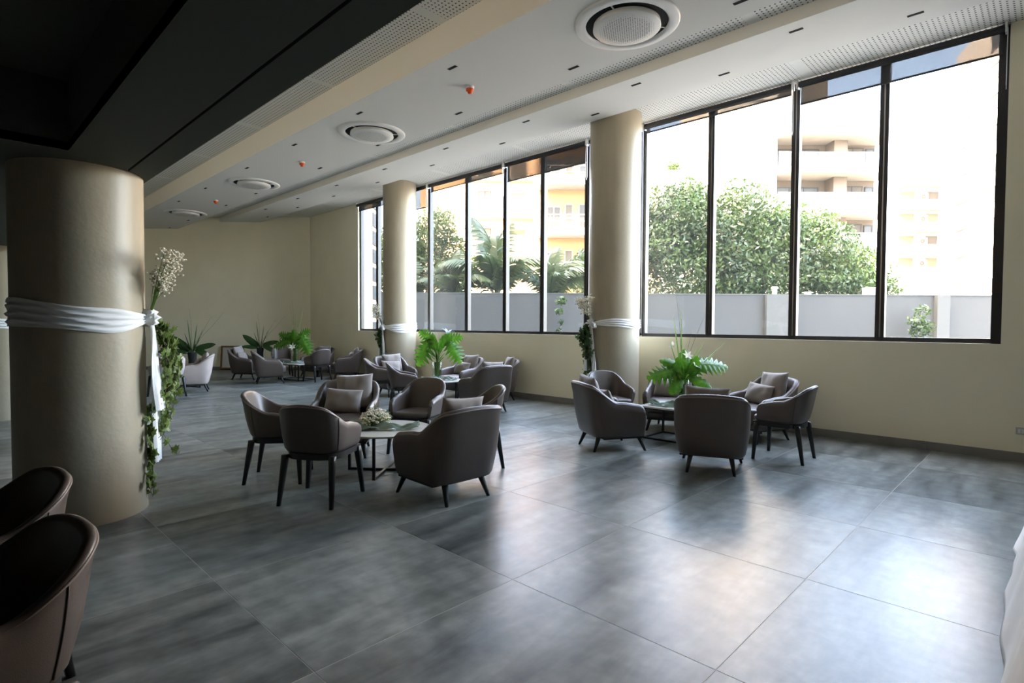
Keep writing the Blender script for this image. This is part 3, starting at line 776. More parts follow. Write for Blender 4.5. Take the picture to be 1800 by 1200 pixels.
def vase(x, y, z, r, h, label, mat=None):
    t = empty('glass_vase', (x, y, z)); n = 30
    m = MB(); m.lathe([(0, .0), (r*.80, .0), (r*.84, .012), (r*.82, h*.5), (r, h), (r - .004, h), (r*.82 - .004, h*.5), (r*.80 - .004, .02), (0, .02)], n); fixn(m.build('glass_wall', mat or M['vase_glass'], t, True))
    m = MB(); g = np.random.default_rng(int(abs(x*100)))
    for k in range(26):
        a, rr = g.uniform(0, 2*PI), r*.62*math.sqrt(g.uniform(0, 1)); a2 = a + g.uniform(-.7, .7)
        m.tube([(rr*math.cos(a2)*.9, rr*math.sin(a2)*.9, .022), (rr*math.cos(a), rr*math.sin(a), h*1.02)], .0055, 5)
    o = m.build('cut_stems', M['green_stem'], t)
    tag(t, label, 'vase', 'vases with greenery'); return t
CAMR = math.degrees(YAW)                       # camera right has this azimuth
def bouquet(x, y, z, leaves, swords, twigs, lilies, label, leafmat_=None, filler=40, fr=.12, seed=1, sw=None):
    t = empty('leaf_bouquet', (x, y, z)); g = np.random.default_rng(seed)
    for (bs, tip, nrm, size, var) in leaves:
        add_leaf(t, bs, tip, nrm, size, var, leafmat_ or M['leaf']); p = rel(bs)
        m = MB(); m.tube([(0, 0, -.03), (p.x*.35, p.y*.35, p.z*.6), p], .005, 5); m.build('stalk', M['green_stem'], t)
    for (az, tilt, ln, w_) in swords:
        m = MB(); a = math.radians(CAMR + az); q = math.sin(math.radians(tilt)); c = math.cos(math.radians(tilt))
        sword(m, (.01*math.cos(a), .01*math.sin(a), -.02), (ln*q*math.cos(a), ln*q*math.sin(a), ln*c), w_); m.build('sword_leaf', sw or M['sword'], t)
    for (az, tilt, ln) in twigs:
        a = math.radians(CAMR + az); pts = []
        for i in range(12):
            qq = i / 11; rr = ln*math.sin(math.radians(tilt))*qq**1.3; wob = .018*qq*math.sin(9*qq + az)
            pts.append((rr*math.cos(a) + wob, rr*math.sin(a) - wob, ln*math.cos(math.radians(tilt))*qq + wob))
        m = MB(); m.tube(pts, [.0035*(1 - .7*i/11) for i in range(12)], 5); m.build('twig', M['stem'], t)
    for (az, el, r0, z0, size) in lilies:
        a = math.radians(CAMR + az); e = math.radians(el); lily((r0*math.cos(a), r0*math.sin(a), z0), (math.cos(e)*math.cos(a), math.cos(e)*math.sin(a), math.sin(e)), size).build('flower', M['petal'], t, True)
    m = MB()
    for k in range(filler):
        a, rr, zz = g.uniform(0, 2*PI), fr*math.sqrt(g.uniform(0, 1)), g.uniform(-.02, .22)
        e = g.uniform(.2, 1.3); L_ = g.uniform(.05, .12); sword(m, (rr*.4*math.cos(a), rr*.4*math.sin(a), zz*.5), (rr*math.cos(a)*1.3, rr*math.sin(a)*1.3, zz + L_*math.sin(e)), .014)
    if filler: o = m.build('filler_leaves', leafmat_ or M['leaf'], t); o['kind'] = 'stuff'
    tag(t, label, 'bouquet', 'leafy bouquets'); return t
# right table
vase(-3.42, 6.70, TZ + .005, .085, .34, 'clear glass vase of stems on the right table')
bouquet(-3.42, 6.70, TZ + .34, [((-.06, .12, .06), (-1, -.06, .2), (.0, .7, .7), .44, 0), ((-.03, .16, .0), (-.8, .35, .1), (.3, .5, .8), .30, 1), ((-.02, -.04, .07), (-.2, 1, .2), (0, -.1, 1), .36, 1), ((.07, .02, .06), (.3, .9, .2), (0, -.2, 1), .32, 1),
        ((.16, .20, .03), (1, .12, .15), (0, .75, .65), .42, 0), ((.08, .04, .08), (.7, -.35, .5), (0, .5, .8), .30, 1), ((.03, .08, -.05), (.2, .9, -.35), (0, .3, 1), .38, 1), ((-.04, .02, .08), (-.55, -.5, .5), (0, .4, .9), .30, 1), ((.10, .10, .0), (.75, .6, 0), (-.4, .4, .8), .34, 0)],
        [(180, 9, .84, .020), (175, 2, .92, .016), (0, 48, .72, .016), (5, 30, .55, .022), (-20, 22, .46, .02), (185, 20, .5, .02)], [(172, 5, 1.25), (20, 12, .72), (0, 18, .85), (178, 3, 1.05)],
        [(190, 50, .12, .42, .10), (-25, 40, .12, .18, .11), (-80, 40, .10, .30, .09)], 'tall bouquet of split leaves and lilies on the right table', seed=3, filler=70, fr=.15)
# middle table
vase(-8.27, 6.54, TZ + .005, .10, .32, 'clear glass vase of stems on the middle table')
bouquet(-8.27, 6.54, TZ + .32, [((-.10, .44, .06), (-.55, -.82, .25), (-.35, .3, .9), .58, 0), ((-.06, .42, .04), (-.75, .42, .1), (0, -.1, 1), .34, 0), ((.22, .40, .05), (.55, -.75, .3), (.35, .3, .9), .48, 0), ((.16, .42, .02), (.8, .2, .1), (0, .2, 1), .34, 0), ((.06, .30, .06), (.55, .65, .2), (0, -.1, 1), .34, 1), ((-.01, .22, .04), (-.15, .95, .2), (.2, 0, 1), .36, 3), ((.03, .2, -.03), (.2, .9, -.3), (0, .3, 1), .38, 3)],
        [(120, 8, .72, .012), (60, 6, .74, .012), (200, 18, .5, .02), (-60, 10, .46, .02)], [], [(200, 40, .14, .24, .12)], 'bouquet of big split leaves in the vase on the middle table', seed=4, filler=40, fr=.14)
lily(rel((.19, .54, .02)), (.2, .1, 1), .15).build('flower', M['blue_petal'], bpy.data.objects['leaf_bouquet.001'], True)
# far table
vase(-14.35, 6.62, TZ + .005, .09, .36, 'clear glass vase of stems on the far table')
bouquet(-14.35, 6.62, TZ + .36, [((-.12, .22, .06), (-1, -.25, .2), (0, .5, .85), .46, 0), ((-.10, .28, .04), (-.85, .35, .1), (0, .1, 1), .36, 0), ((.18, .36, .05), (.5, -.85, .25), (.3, .3, .9), .56, 0), ((.12, .34, .0), (.8, .5, .1), (0, 0, 1), .34, 0), ((.0, .12, .06), (.0, 1, .2), (0, 0, 1), .42, 1), ((-.05, .1, -.03), (-.4, .9, 0), (0, 0, 1), .40, 1), ((.08, .12, .05), (.4, .9, .1), (0, 0, 1), .38, 1)],
        [(180, 4, .85, .020), (0, 12, 1.15, .026), (0, 4, 1.02, .022), (170, 12, .7, .02)], [(180, 3, 1.3), (175, 6, 1.15)], [(-90, 30, .12, .05, .13)], 'bouquet with tall sword leaves on the far table', seed=5, filler=70, fr=.16)
# dark arrangements near the end wall
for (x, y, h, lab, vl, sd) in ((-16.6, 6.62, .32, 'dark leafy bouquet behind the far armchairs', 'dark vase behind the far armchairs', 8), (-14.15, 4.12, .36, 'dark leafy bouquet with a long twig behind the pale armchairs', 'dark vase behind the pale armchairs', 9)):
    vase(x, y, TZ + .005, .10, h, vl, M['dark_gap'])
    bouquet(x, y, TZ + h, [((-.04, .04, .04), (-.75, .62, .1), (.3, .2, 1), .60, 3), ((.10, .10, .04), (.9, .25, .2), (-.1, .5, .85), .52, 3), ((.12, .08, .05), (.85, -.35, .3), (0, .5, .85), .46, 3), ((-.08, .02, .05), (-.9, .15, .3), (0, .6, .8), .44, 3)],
            [(180, 8, .80, .035), (0, 10, .68, .035), (0, 25, .6, .035), (190, 20, .5, .035)], [(5, 38, 1.15), (0, 30, .95), (175, 3, 1.0)], [], lab, M['leaf_silhouette'], 30, .16, sd, sw=M['leaf_silhouette'])
# posy of baby's breath on the front table
t = empty('gypsophila_posy', (-4.86, 3.06, TZ + .03)); g = np.random.default_rng(12)
cs = []
for k in range(330):
    a, e = g.uniform(0, 2*PI), math.asin(g.uniform(.0, 1)); R = .155*g.uniform(.72, 1.05)
    cs.append((R*math.cos(e)*math.cos(a), R*math.cos(e)*math.sin(a), .02 + R*.95*math.sin(e)))
m = MB(); blob_cloud(m, cs, .0105, g); o = m.build('flower_heads', M['breath'], t); o['kind'] = 'stuff'
m = MB()
for c in cs[::3]: m.tube([(0, 0, -.02), (c[0]*.5, c[1]*.5, c[2]*.6), c], .0016, 4)
m.build('stems', M['green_stem'], t)
m = MB()
for k in range(26):
    a = g.uniform(0, 2*PI); sword(m, (.03*math.cos(a), .03*math.sin(a), 0), (.17*math.cos(a), .17*math.sin(a), g.uniform(.0, .12)), .022)
for k in range(4): sword(m, (0, 0, .1), (.03*g.normal(), .03*g.normal(), .21 + .02*k), .010)
o = m.build('leaves', M['ivy'], t); o['kind'] = 'stuff'
tag(t, "round posy of cream baby's breath on the front round table", 'flowers')

# ------------------------------------------------------------------ sashes, ivy and baby's breath on the columns
def sash(c, R, zc, hh, az, label, tails, bow):
    t = empty('column_sash', (c[0], c[1], zc)); n, nv = 120, 20; a0 = math.radians(az); g = np.random.default_rng(int(az)); ph = g.uniform(0, 6, 6)
    rg = []
    for j in range(nv + 1):
        v = j / nv - .5; r_ = []
        for i in range(n):
            a = 2*PI*i/n; da = abs(math.atan2(math.sin(a - a0), math.cos(a - a0)))
            pin = .38 + .62 * smoothstep(.05, 1.0, da)
            z = v * hh * pin * (1 + .10*math.sin(3*a + ph[0])) + .02*math.sin(2*a + ph[1]) - .012*math.cos(a - a0)
            fold = .010*math.sin(24*v + 2.2*math.sin(2*a + ph[2]) + ph[3]) + .006*math.sin(41*v + 3*math.sin(3*a + ph[4]))
            rad = R + .010 + max(-.004, fold) * (1 - (2*abs(v))**6) + .012*(1 - pin)
            r_.append((rad*math.cos(a), rad*math.sin(a), z))
        rg.append(r_)
    m = MB(); m.rings(rg, True, False); m.build('band', M['sash'], t, True)
    # gathered knot
    kx, ky = (R + .035)*math.cos(a0), (R + .035)*math.sin(a0)
    m = MB(); rg = []
    for i in range(11):
        th = PI*i/10; r0 = .056*math.sin(th)*(1 + .25*math.sin(9*th)) + .002
        rg.append([(kx + math.cos(q)*r0*(1 + .22*math.sin(5*q + 2*th)), ky + math.sin(q)*r0*(1 + .22*math.sin(6*q - 3*th)), (.075*math.cos(th))) for q in [2*PI*k/18 for k in range(18)]])
    m.rings(rg, True, True); m.build('knot', M['sash'], t, True)
    tx, ty = -math.sin(a0), math.cos(a0); ox, oy = math.cos(a0), math.sin(a0)
    for (off, ln, wd, out) in tails:
        m = MB(); vs = []; nu, nw = 26, 12; p = g.uniform(0, 6, 4)
        for i in range(nu + 1):
            q = i / nu; w_ = wd * (.35 + .65*smoothstep(0, .5, q))
            for k in range(nw + 1):
                s_ = (k/nw - .5) * w_ + off * q**.7 + .012*math.sin(7*q + p[0])
                d_ = R + .05 + out*q**.8 + .022*math.sin(15*(k/nw) + 3*q + p[1]) * (.4 + .6*q)
                vs.append((ox*d_ + tx*s_, oy*d_ + ty*s_, -.03 - ln*q))
        m.add(vs, [(i*(nw+1)+k, i*(nw+1)+k+1, (i+1)*(nw+1)+k+1, (i+1)*(nw+1)+k) for i in range(nu) for k in range(nw)])
        m.build('tail', M['sash'], t, True)
    for s0 in bow:
        m = MB(); rg = []
        for i in range(18):
            a = 2*PI*i/17; lx = s0*(.075 - .075*math.cos(a)); lz = .045*math.sin(a) - .05*abs(lx)/.15
            w_ = .045*(.35 + .65*math.sin(a/2))
            rg.append([(ox*(R + .045 + k*w_) + tx*lx, oy*(R + .045 + k*w_) + ty*lx, lz) for k in (-.4, -.1, .2, .5, .8)])
        m.rings(rg, False, False); m.build('bow_loop', M['sash'], t, True)
    tag(t, label, 'sash', 'white muslin sashes'); return t
sash((-5.32, .786), .41, 1.505, .185, 66, 'white muslin sash knotted round the big left column', [(-.035, .70, .17, .055), (.05, 1.12, .14, .02)], [-.45, .5])
sash((-5.06, 7.57), .40, 1.49, .14, 250, 'white muslin sash with bow on the column in the middle of the windows', [(-.10, .72, .10, .02), (.14, .80, .10, .02)], [-1, 1])
sash((-11.15, 7.70), .385, 1.385, .20, 258, 'white muslin sash with bow on the far left window column', [(-.14, .62, .12, .02), (.12, .66, .12, .02)], [-.8, .8])
sash((-11.55, .78), .41, 1.44, .15, 200, 'white muslin sash on the column at the left picture edge', [], [])

def ivy_leaf():
    pts = [(0, 0), (.20, -.10), (.50, .02), (.30, .28), (.46, .62), (.20, .62), (0, 1.0), (-.20, .62), (-.46, .62), (-.30, .28), (-.50, .02), (-.20, -.10)]
    v = [(p[0], p[1], -.18*abs(p[0]) - .12*p[1]**2) for p in pts] + [(0, .35, .03)]
    return v, [(i, (i+1) % 12, 12) for i in range(12)]
IV, IF = ivy_leaf()
def garland(c, R, az, ztop, strands, lens, label, individual, mat, sz, spread, extra=(), oo=.05):
    t = empty('ivy_garland', (c[0], c[1], ztop)); g = np.random.default_rng(int(az) + 5); a0 = math.radians(az)
    tx, ty, ox, oy = -math.sin(a0), math.cos(a0), math.cos(a0), math.sin(a0)
    proto = None; joined = MB(); sm = MB(); cnt = 0
    def mat4(p, s_):
        rot = Matrix.Rotation(a0 - PI/2 + g.uniform(-1.0, 1.0), 4, 'Z') @ Matrix.Rotation(-PI/2 + g.uniform(-.8, .5), 4, 'X') @ Matrix.Rotation(PI + g.uniform(-.9, .9), 4, 'Z')
        return Matrix.Translation(p) @ rot @ Matrix.Scale(s_, 4)
    paths = []
    for k in range(strands):
        ln = g.uniform(*lens); n = int(ln / .03); lat = g.normal() * spread * .35; out = oo + abs(g.normal()) * .06; dr = g.normal() * spread * .8; pts = []
        for i in range(n + 1):
            q = i / n
            s_ = lat*min(1, q*4) + dr*q*q + .012*math.sin(9*q + k); d_ = R + .03 + out*math.sin(PI*min(1, q*1.15 + .1)) + .02*g.normal()*.4
            pts.append(Vector((ox*d_ + tx*s_, oy*d_ + ty*s_, -ln*q)))
        paths.append(pts)
    for e in extra: paths.append([Vector((ox*(R+.06+p[1]) + tx*p[0], oy*(R+.06+p[1]) + ty*p[0], p[2])) for p in e])
    for pts in paths:
        sm.tube(pts, .0025, 4)
        for i, p in enumerate(pts):
            if i == 0 or g.uniform() < .12: continue
            s_ = sz * g.uniform(.6, 1.25); pp = p + Vector((g.normal(), g.normal(), g.normal())) * .012
            mw = mat4(pp, s_)
            if individual:
                if proto is None: o = MB().add(IV, IF).build('leaf', mat, t); proto = o
                else: o = link('leaf', proto.data, t)
                o.matrix_local = mw; cnt += 1
            else: joined.add([mw @ Vector(v) for v in IV], IF)
    sm.build('vine', M['stem'], t)
    if not individual: o = joined.build('leaves', mat, t); o['kind'] = 'stuff'
    tag(t, label, 'ivy', 'ivy garlands on the columns'); return t
garland((-5.32, .786), .41, 78, 1.46, 12, (.65, 1.42), 'long green ivy garland hanging from the sash of the big left column', True, M['ivy'], .066, .20,
        [[(.02, .05, -.9), (.08, .09, -1.0), (.14, .12, -1.08), (.20, .15, -1.12), (.26, .17, -1.13), (.31, .18, -1.12)]], oo=.10)
garland((-5.06, 7.57), .40, 244, 1.46, 13, (.45, .85), 'shaded ivy garland under the bow of the middle window column', False, M['ivy_shaded'], .075, .17,
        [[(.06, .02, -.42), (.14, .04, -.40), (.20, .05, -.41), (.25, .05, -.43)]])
garland((-11.15, 7.70), .385, 253, 1.36, 12, (.4, .75), 'shaded ivy garland under the bow of the far window column', False, M['ivy_shaded'], .075, .13)
def breath(c, R, az, z, ln, n, label, spread, lean):
    t = empty('gypsophila_spray', (c[0], c[1], z)); g = np.random.default_rng(int(az) + 9); a0 = math.radians(az)
    tx, ty, ox, oy = -math.sin(a0), math.cos(a0), math.cos(a0), math.sin(a0); cs = []; m = MB()
    for k in range(n):
        L_ = ln*g.uniform(.35, 1.05); s_ = g.normal()*spread*.5*L_/ln + lean*L_; o_ = .05 + g.uniform(.0, .9)*spread*L_/ln
        p1 = Vector((ox*(R+.045+o_*.5) + tx*s_*.4, oy*(R+.045+o_*.5) + ty*s_*.4, L_*.6)); p2 = Vector((ox*(R+.05+o_) + tx*s_, oy*(R+.05+o_) + ty*s_, L_))
        m.tube([(ox*(R+.04), oy*(R+.04), -.05), p1, p2], .0022, 4)
        for q in range(18):
            e = p2 + Vector((g.normal()*.035, g.normal()*.035, g.normal()*.018)); cs.append(e)
            if q % 3 == 0: m.tube([p1.lerp(p2, .7), e], .0011, 3)
    m.build('stems', M['green_stem'], t)
    b_ = MB(); blob_cloud(b_, cs, .0115, g); o = b_.build('flower_heads', M['breath'], t); o['kind'] = 'stuff'
    tag(t, label, 'flowers', "sprays of baby's breath on the columns")
breath((-5.32, .786), .41, 64, 1.55, .44, 26, "spray of cream baby's breath above the knot on the big left column", .17, -.02)
breath((-5.06, 7.57), .40, 248, 1.52, .36, 20, "spray of cream baby's breath on the middle window column", .16, -.15)
breath((-11.15, 7.70), .385, 256, 1.42, .46, 16, "spray of baby's breath on the far window column", .14, -.1)

# ------------------------------------------------------------------ draped table at the right edge, leaning frame
tx0, tx1, ty0, ty1, th_ = .035, 1.15, 1.9, 4.74, .75
t = empty('buffet_table', ((tx0+tx1)/2, (ty0+ty1)/2, 0))
hx, hy = (tx1-tx0)/2, (ty1-ty0)/2
MB().box(-hx, hx, -hy, hy, th_ - .03, th_).build('tabletop', M['wood'], t)
for sx in (-1, 1):
    for sy in (-1, 1): leg_mesh((sx*(hx-.06), sy*(hy-.06), th_-.03), (sx*(hx-.06), sy*(hy-.06), 0), .025, .02).build('leg', M['black_wood'], t)
tag(t, 'long table hidden under the white cloth at the right edge', 'table')
per = []
n = 260
cr_ = .05
corners = [(hx-cr_, hy-cr_, 0), (-hx+cr_, hy-cr_, 90), (-hx+cr_, -hy+cr_, 180), (hx-cr_, -hy+cr_, 270)]
for (cx_, cy_, a) in corners:
    for k in range(9): q = math.radians(a + 90*k/8); per.append((cx_ + cr_*math.cos(q), cy_ + cr_*math.sin(q), math.cos(q), math.sin(q)))
pts = np.array(per + [per[0]]); dd = np.r_[0, np.cumsum(np.hypot(np.diff(pts[:, 0]), np.diff(pts[:, 1])))]
ss = np.linspace(0, dd[-1], n, endpoint=False); R4 = [np.interp(ss, dd, pts[:, k]) for k in range(4)]
m = MB(); rg = [[(R4[0][i]*.02, R4[1][i]*.02, th_ + .006) for i in range(n)], [(R4[0][i] - R4[2][i]*.02, R4[1][i] - R4[3][i]*.02, th_ + .006) for i in range(n)]]
cor = np.abs(R4[2]*R4[3])*2
for q in (0, .08, .2, .4, .6, .8, .95, 1):
    row = []
    for i in range(n):
        f = .012 + q*(.16 + .08*cor[i]) + q*.018*math.sin(ss[i]*4.2 + 1.2*math.sin(ss[i]*1.7)) + q*.006*math.sin(ss[i]*11)
        row.append((R4[0][i] + R4[2][i]*f, R4[1][i] + R4[3][i]*f, th_*(1-q) + .004 + (.012*q*(1 + math.sin(ss[i]*7)) if q > .9 else 0)))
    rg.append(row)
m.rings(rg, True, True); o = m.build('tablecloth', M['cloth'], None, True, ((tx0+tx1)/2, (ty0+ty1)/2, 0)); fixn(o)
tag(o, 'white tablecloth hanging to the floor at the right picture edge', 'tablecloth')
s_ = 2.42; fx, fy = CX + ux*s_ - nx*.11, WY + uy*s_ - ny*.11
t = empty('leaning_frame', (fx, fy, 0), YAW); fw, fh, bw = .66, .76, .05
body = empty('frame_body'); bpy.data.objects.remove(body)
def lean(m, name, mat):
    o = m.build(name, mat, t); o.rotation_euler = (math.radians(-6), 0, 0); return o
for sx in (-1, 1): lean(MB().box(sx*fw/2 - bw/2, sx*fw/2 + bw/2, -.015, .015, .005, fh), 'side_rail', M['wood'])
for z in (.06, fh - bw/2): lean(MB().box(-fw/2 + bw/2, fw/2 - bw/2, -.015, .015, z - bw/2, z + bw/2), 'cross_rail', M['wood'])
lean(MB().box(-fw/2 + bw/2, fw/2 - bw/2, .002, .010, .06, fh - bw/2), 'board', M['canvas'])
tag(t, 'brown wooden picture frame leaning against the far slanted wall', 'frame')

# ------------------------------------------------------------------ courtyard and town outside the windows
r0 = Vector((math.cos(YAW), math.sin(YAW), 0)); f0 = Vector((-math.sin(YAW), math.cos(YAW), 0))
def hz(px): return 570.3 + .00508 * (px - 900)
def U(px, D): return (px - 900) / FPX * D
def ZR(row, D, px=1200): return CAMH + (hz(px) - row) / FPX * D
def base(name, px, D, z=-.3):
    p = f0 * D + r0 * U(px, D); return empty(name, (p.x, p.y, z), YAW)
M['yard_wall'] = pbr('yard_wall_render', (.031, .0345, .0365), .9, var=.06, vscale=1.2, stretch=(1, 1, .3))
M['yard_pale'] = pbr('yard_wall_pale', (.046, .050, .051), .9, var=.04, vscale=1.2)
M['warm_render'] = pbr('warm_render', (.85, .56, .31), .85, var=.03, vscale=.4)  # warm tint put into a white facade to warm the floor's reflection
M['pale_render'] = pbr('pale_render', (.52, .48, .42), .85, var=.03, vscale=.4)
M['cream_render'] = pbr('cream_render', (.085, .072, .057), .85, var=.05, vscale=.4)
M['orange_render'] = pbr('orange_render', (.29, .165, .082), .85, var=.08, vscale=.5)
M['slab_white'] = pbr('balcony_slab', (.15, .144, .13), .8)
M['grey_facade'] = pbr('grey_facade', (.05, .06, .075), .5)
M['win_dark'] = pbr('far_window_glass', (.012, .012, .012), .4)
M['win_frame'] = pbr('far_window_frame', (.006, .006, .006), .5)
M['curtain'] = pbr('far_curtain', (.055, .052, .045), .9)
M['shutter'] = pbr('far_shutter', (.075, .055, .034), .7)
M['far_pane'] = pbr('far_tower_pane', (.028, .026, .022), .5)
M['bark'] = pbr('bark', (.16, .12, .08), .9, var=.3, vscale=6)
M['ficus'] = leafmat('ficus_leaf', (.014, .034, .006), (.048, .084, .018), .4, .45, .9)
M['bamboo'] = leafmat('bamboo_leaf', (.036, .062, .014), (.08, .105, .028), .45, .5, .9)
M['palm'] = leafmat('palm_leaf', (.018, .036, .010), (.052, .080, .026), .35, .45, 1.5)

# boundary wall
DW = 17.6; zt = 2.43
rt = base('courtyard_wall', 1180, DW)
uc = U(1180, DW); h = zt + .3
MB().box(U(560, DW) - uc, U(2300, DW) - uc, 0, .22, 0, h).build('wall_body', M['yard_wall'], rt)
for a, c in ((1343, 1392), (731, 757), (1640, 1662)): MB().box(U(a, DW) - uc, U(c, DW) - uc, -.16, 0, 0, h + .01).build('pilaster', M['yard_pale'], rt)
MB().box(U(560, DW) - uc, U(2300, DW) - uc, -.02, .24, h, h + .03).build('coping', M['yard_pale'], rt)
tag(rt, 'plain grey rendered courtyard wall outside the windows', 'wall')
rt = base('side_wall', 622, 17.0)
MB().box(U(600, 17.0) - U(622, 17.0), U(655.5, 17.0) - U(622, 17.0), -.05, .6, 0, 6.9).build('wall_body', M['warm_render'], rt)
for k in range(12): MB().box(U(655.5, 17.0) - U(622, 17.0), U(657.2, 17.0) - U(622, 17.0), -.03, .55, .3 + k*.55, .3 + k*.55 + .42).build('quoin', M['yard_pale'], rt)
tag(rt, 'tall white side wall seen through the leftmost pane', 'wall')
def roof_pipe(px, w_, h_, label, horiz=False):
    t = base('vent_pipe', px, DW + .1, zt)
    m = MB(); m.lathe([(w_, 0), (w_, h_*.8)], 12); m.build('pipe', M['white_plastic'], t, True)
    m = MB(); m.lathe([(w_*1.5, h_*.78), (w_*1.6, h_*.9), (w_*1.2, h_), (0, h_*1.02)], 12); m.build('cap', M['white_plastic'], t, True)
    tag(t, label, 'vent')
roof_pipe(1360, .07, .26, 'white vent pipe standing on the courtyard wall pilaster'); roof_pipe(1418, .10, .10, 'low white vent cap on the courtyard wall'); roof_pipe(1612, .12, .1, 'low pale vent cap at the right of the courtyard wall')
def ac_out(t, x, y, z, w_=.8, h_=.6, d_=.32, parent_name='air_conditioner'):
    o = MB().box(x - w_/2, x + w_/2, y - d_, y, z, z + h_).build(parent_name, M['white_plastic'], t)
    m = MB(); m.lathe([(h_*.38, 0), (h_*.36, .02), (h_*.05, .02)], 20); f = m.build('fan_grille', M['win_frame'], o); f.location = (x - w_*.12, y - d_ - .001, z + h_/2); f.rotation_euler = (PI/2, 0, 0)
    return o
t = base('outdoor_unit', 1531, DW + .15, zt + .02)
MB().box(-.22, .22, -.15, .15, 0, .24).build('casing', M['white_plastic'], t)
for k in range(6): MB().box(-.2, .2, -.158, -.15, .03 + k*.034, .045 + k*.034).build('louvre', M['win_frame'], t)
tag(t, 'white louvred air conditioner box on the courtyard wall', 'air conditioner')

def foliage(name, label, lumps, nleaf, size, mat, trunk, D, grp, aspect=.5, seed=1, cat='tree'):
    """lumps: (px,row,r,depth offset)"""
    g = np.random.default_rng(seed); px0 = lumps[0][0]; t = base(name, trunk[0], D); u0 = U(trunk[0], D)
    C = np.array([(U(l[0], D) - u0, l[3], ZR(l[1], D, l[0]) + .3) for l in lumps]); R = np.array([l[2] for l in lumps])
    w_ = R**2 / (R**2).sum(); idx = g.choice(len(R), nleaf, p=w_)
    d_ = g.normal(size=(nleaf, 3)); d_ /= np.linalg.norm(d_, axis=1)[:, None]
    rad = R[idx] * (1 - .6*g.uniform(size=nleaf)**1.7) * (1 + .10*np.sin(d_[:, 0]*7 + idx) + .10*np.sin(d_[:, 2]*9 + 2*idx))
    P = C[idx] + d_ * rad[:, None] * np.array([1, 1, .85])
    a = d_*.7 + g.normal(size=(nleaf, 3))*.6; a /= np.linalg.norm(a, axis=1)[:, None]      # leaf normal leans outward
    b_ = np.cross(a, g.normal(size=(nleaf, 3))); b_ /= np.linalg.norm(b_, axis=1)[:, None]; c_ = np.cross(a, b_)
    s_ = size * g.uniform(.6, 1.3, nleaf)[:, None]
    V = np.stack([P - b_*s_, P - c_*s_*aspect, P + b_*s_, P + c_*s_*aspect], 1).reshape(-1, 3)
    me = bpy.data.meshes.new('foliage'); F_ = np.arange(nleaf*4).reshape(-1, 4)
    me.from_pydata(V.tolist(), [], F_.tolist()); me.materials.append(mat)
    o = link('foliage', me, t); o['kind'] = 'stuff'
    m = MB(); top = C.mean(0); th = trunk[1]
    m.tube([(0, 0, 0), (.05, 0, top[2]*.45), (top[0]*.3, top[1]*.3, top[2]*.75)], [th, th*.8, th*.5], 10)
    for k in range(min(7, len(R))): m.tube([(.05, 0, top[2]*.45), tuple((C[k]*.6 + np.array([0, 0, top[2]*.25]))), tuple(C[k])], [th*.5, th*.35, th*.12], 6)
    m.build('trunk', M['bark'], t, True)
    tag(t, label, cat, grp); return t
foliage('ficus_tree', 'big bushy green tree behind the courtyard wall at the right',
        [(1185, 380, 1.35, 0), (1165, 440, 1.3, -.3), (1235, 420, 1.3, -.4), (1300, 375, 1.25, 0), (1275, 450, 1.4, -.5), (1350, 420, 1.35, -.3), (1395, 405, 1.0, .2), (1440, 450, 1.35, -.2), (1360, 480, 1.3, -.6), (1500, 480, 1.2, .1), (1445, 500, 1.2, -.3), (1540, 505, .85, .2), (1200, 490, 1.4, -.5), (1140, 400, 1.0, .2), (1440, 395, .75, .3), (1215, 350, .8, .2), (1100, 460, 1.4, .2), (1290, 500, 1.5, -.4), (1050, 480, 1.2, .4)],
        60000, .088, M['ficus'], (1300, .28), 20.8, 'trees behind the courtyard wall', .42, 3)
foliage('bamboo_tree', 'feathery light green tree left behind the courtyard wall', [(745, 420, 1.05, 0), (770, 395, .8, .2), (790, 440, .8, .3), (725, 470, 1.1, 0), (700, 440, 1.1, .1), (665, 470, .9, 0), (650, 500, .9, .2), (760, 480, 1.0, .2), (690, 490, .9, 0), (668, 425, .45, 0)],
        16000, .11, M['bamboo'], (740, .12), 20.2, 'trees behind the courtyard wall', .22, 4)
foliage('creeper', 'small green creeper hanging on the courtyard wall near the middle column', [(985, 530, .16, -.3), (982, 548, .12, -.3), (984, 566, .10, -.3), (981, 580, .08, -.3)], 260, .055, M['ficus'], (985, .01), DW - .05, 'creepers on the courtyard wall', .6, 5, 'creeper')
foliage('creeper', 'small green shrub against the courtyard wall at the right end', [(1600, 548, .22, -.5), (1590, 565, .25, -.5), (1608, 575, .25, -.5), (1595, 585, .3, -.5)], 420, .06, M['ficus'], (1600, .01), DW - .1, 'creepers on the courtyard wall', .6, 6, 'creeper')

FRD = {}
def frond_mesh(L_, arch, seed):
    g = np.random.default_rng(seed); m = MB(); n = 46; pts = []
    for i in range(n + 1):
        q = i / n; pts.append(Vector((L_*(q - .18*arch*q*q), 0, L_*(.95*q*arch - 1.0*arch*q**2.4)*.9 + L_*q*(1-arch)*.9)))
    m.tube(pts, [.022*(1 - .85*i/n) for i in range(n + 1)], 5)
    for i in range(5, n + 1):
        q = i / n; p = pts[i]; tg = (pts[i] - pts[i-1]).normalized(); ll = L_*.30*math.sin(PI*(q*.80 + .16))**.7
        for sd in (-1, 1):
            d_ = (Vector((0, sd, 0)) * .75 + tg*.55 + Vector((0, 0, -.12 - .35*g.uniform()))).normalized(); e = p + d_*ll + Vector((0, 0, -.22*ll*(1 + g.uniform())))
            mid = p + d_*ll*.55; w_ = tg * .018
            m.add([p - w_*.5, p + w_*.5, mid + w_, e, mid - w_], [(0, 1, 2, 4), (4, 2, 3)])
    return m
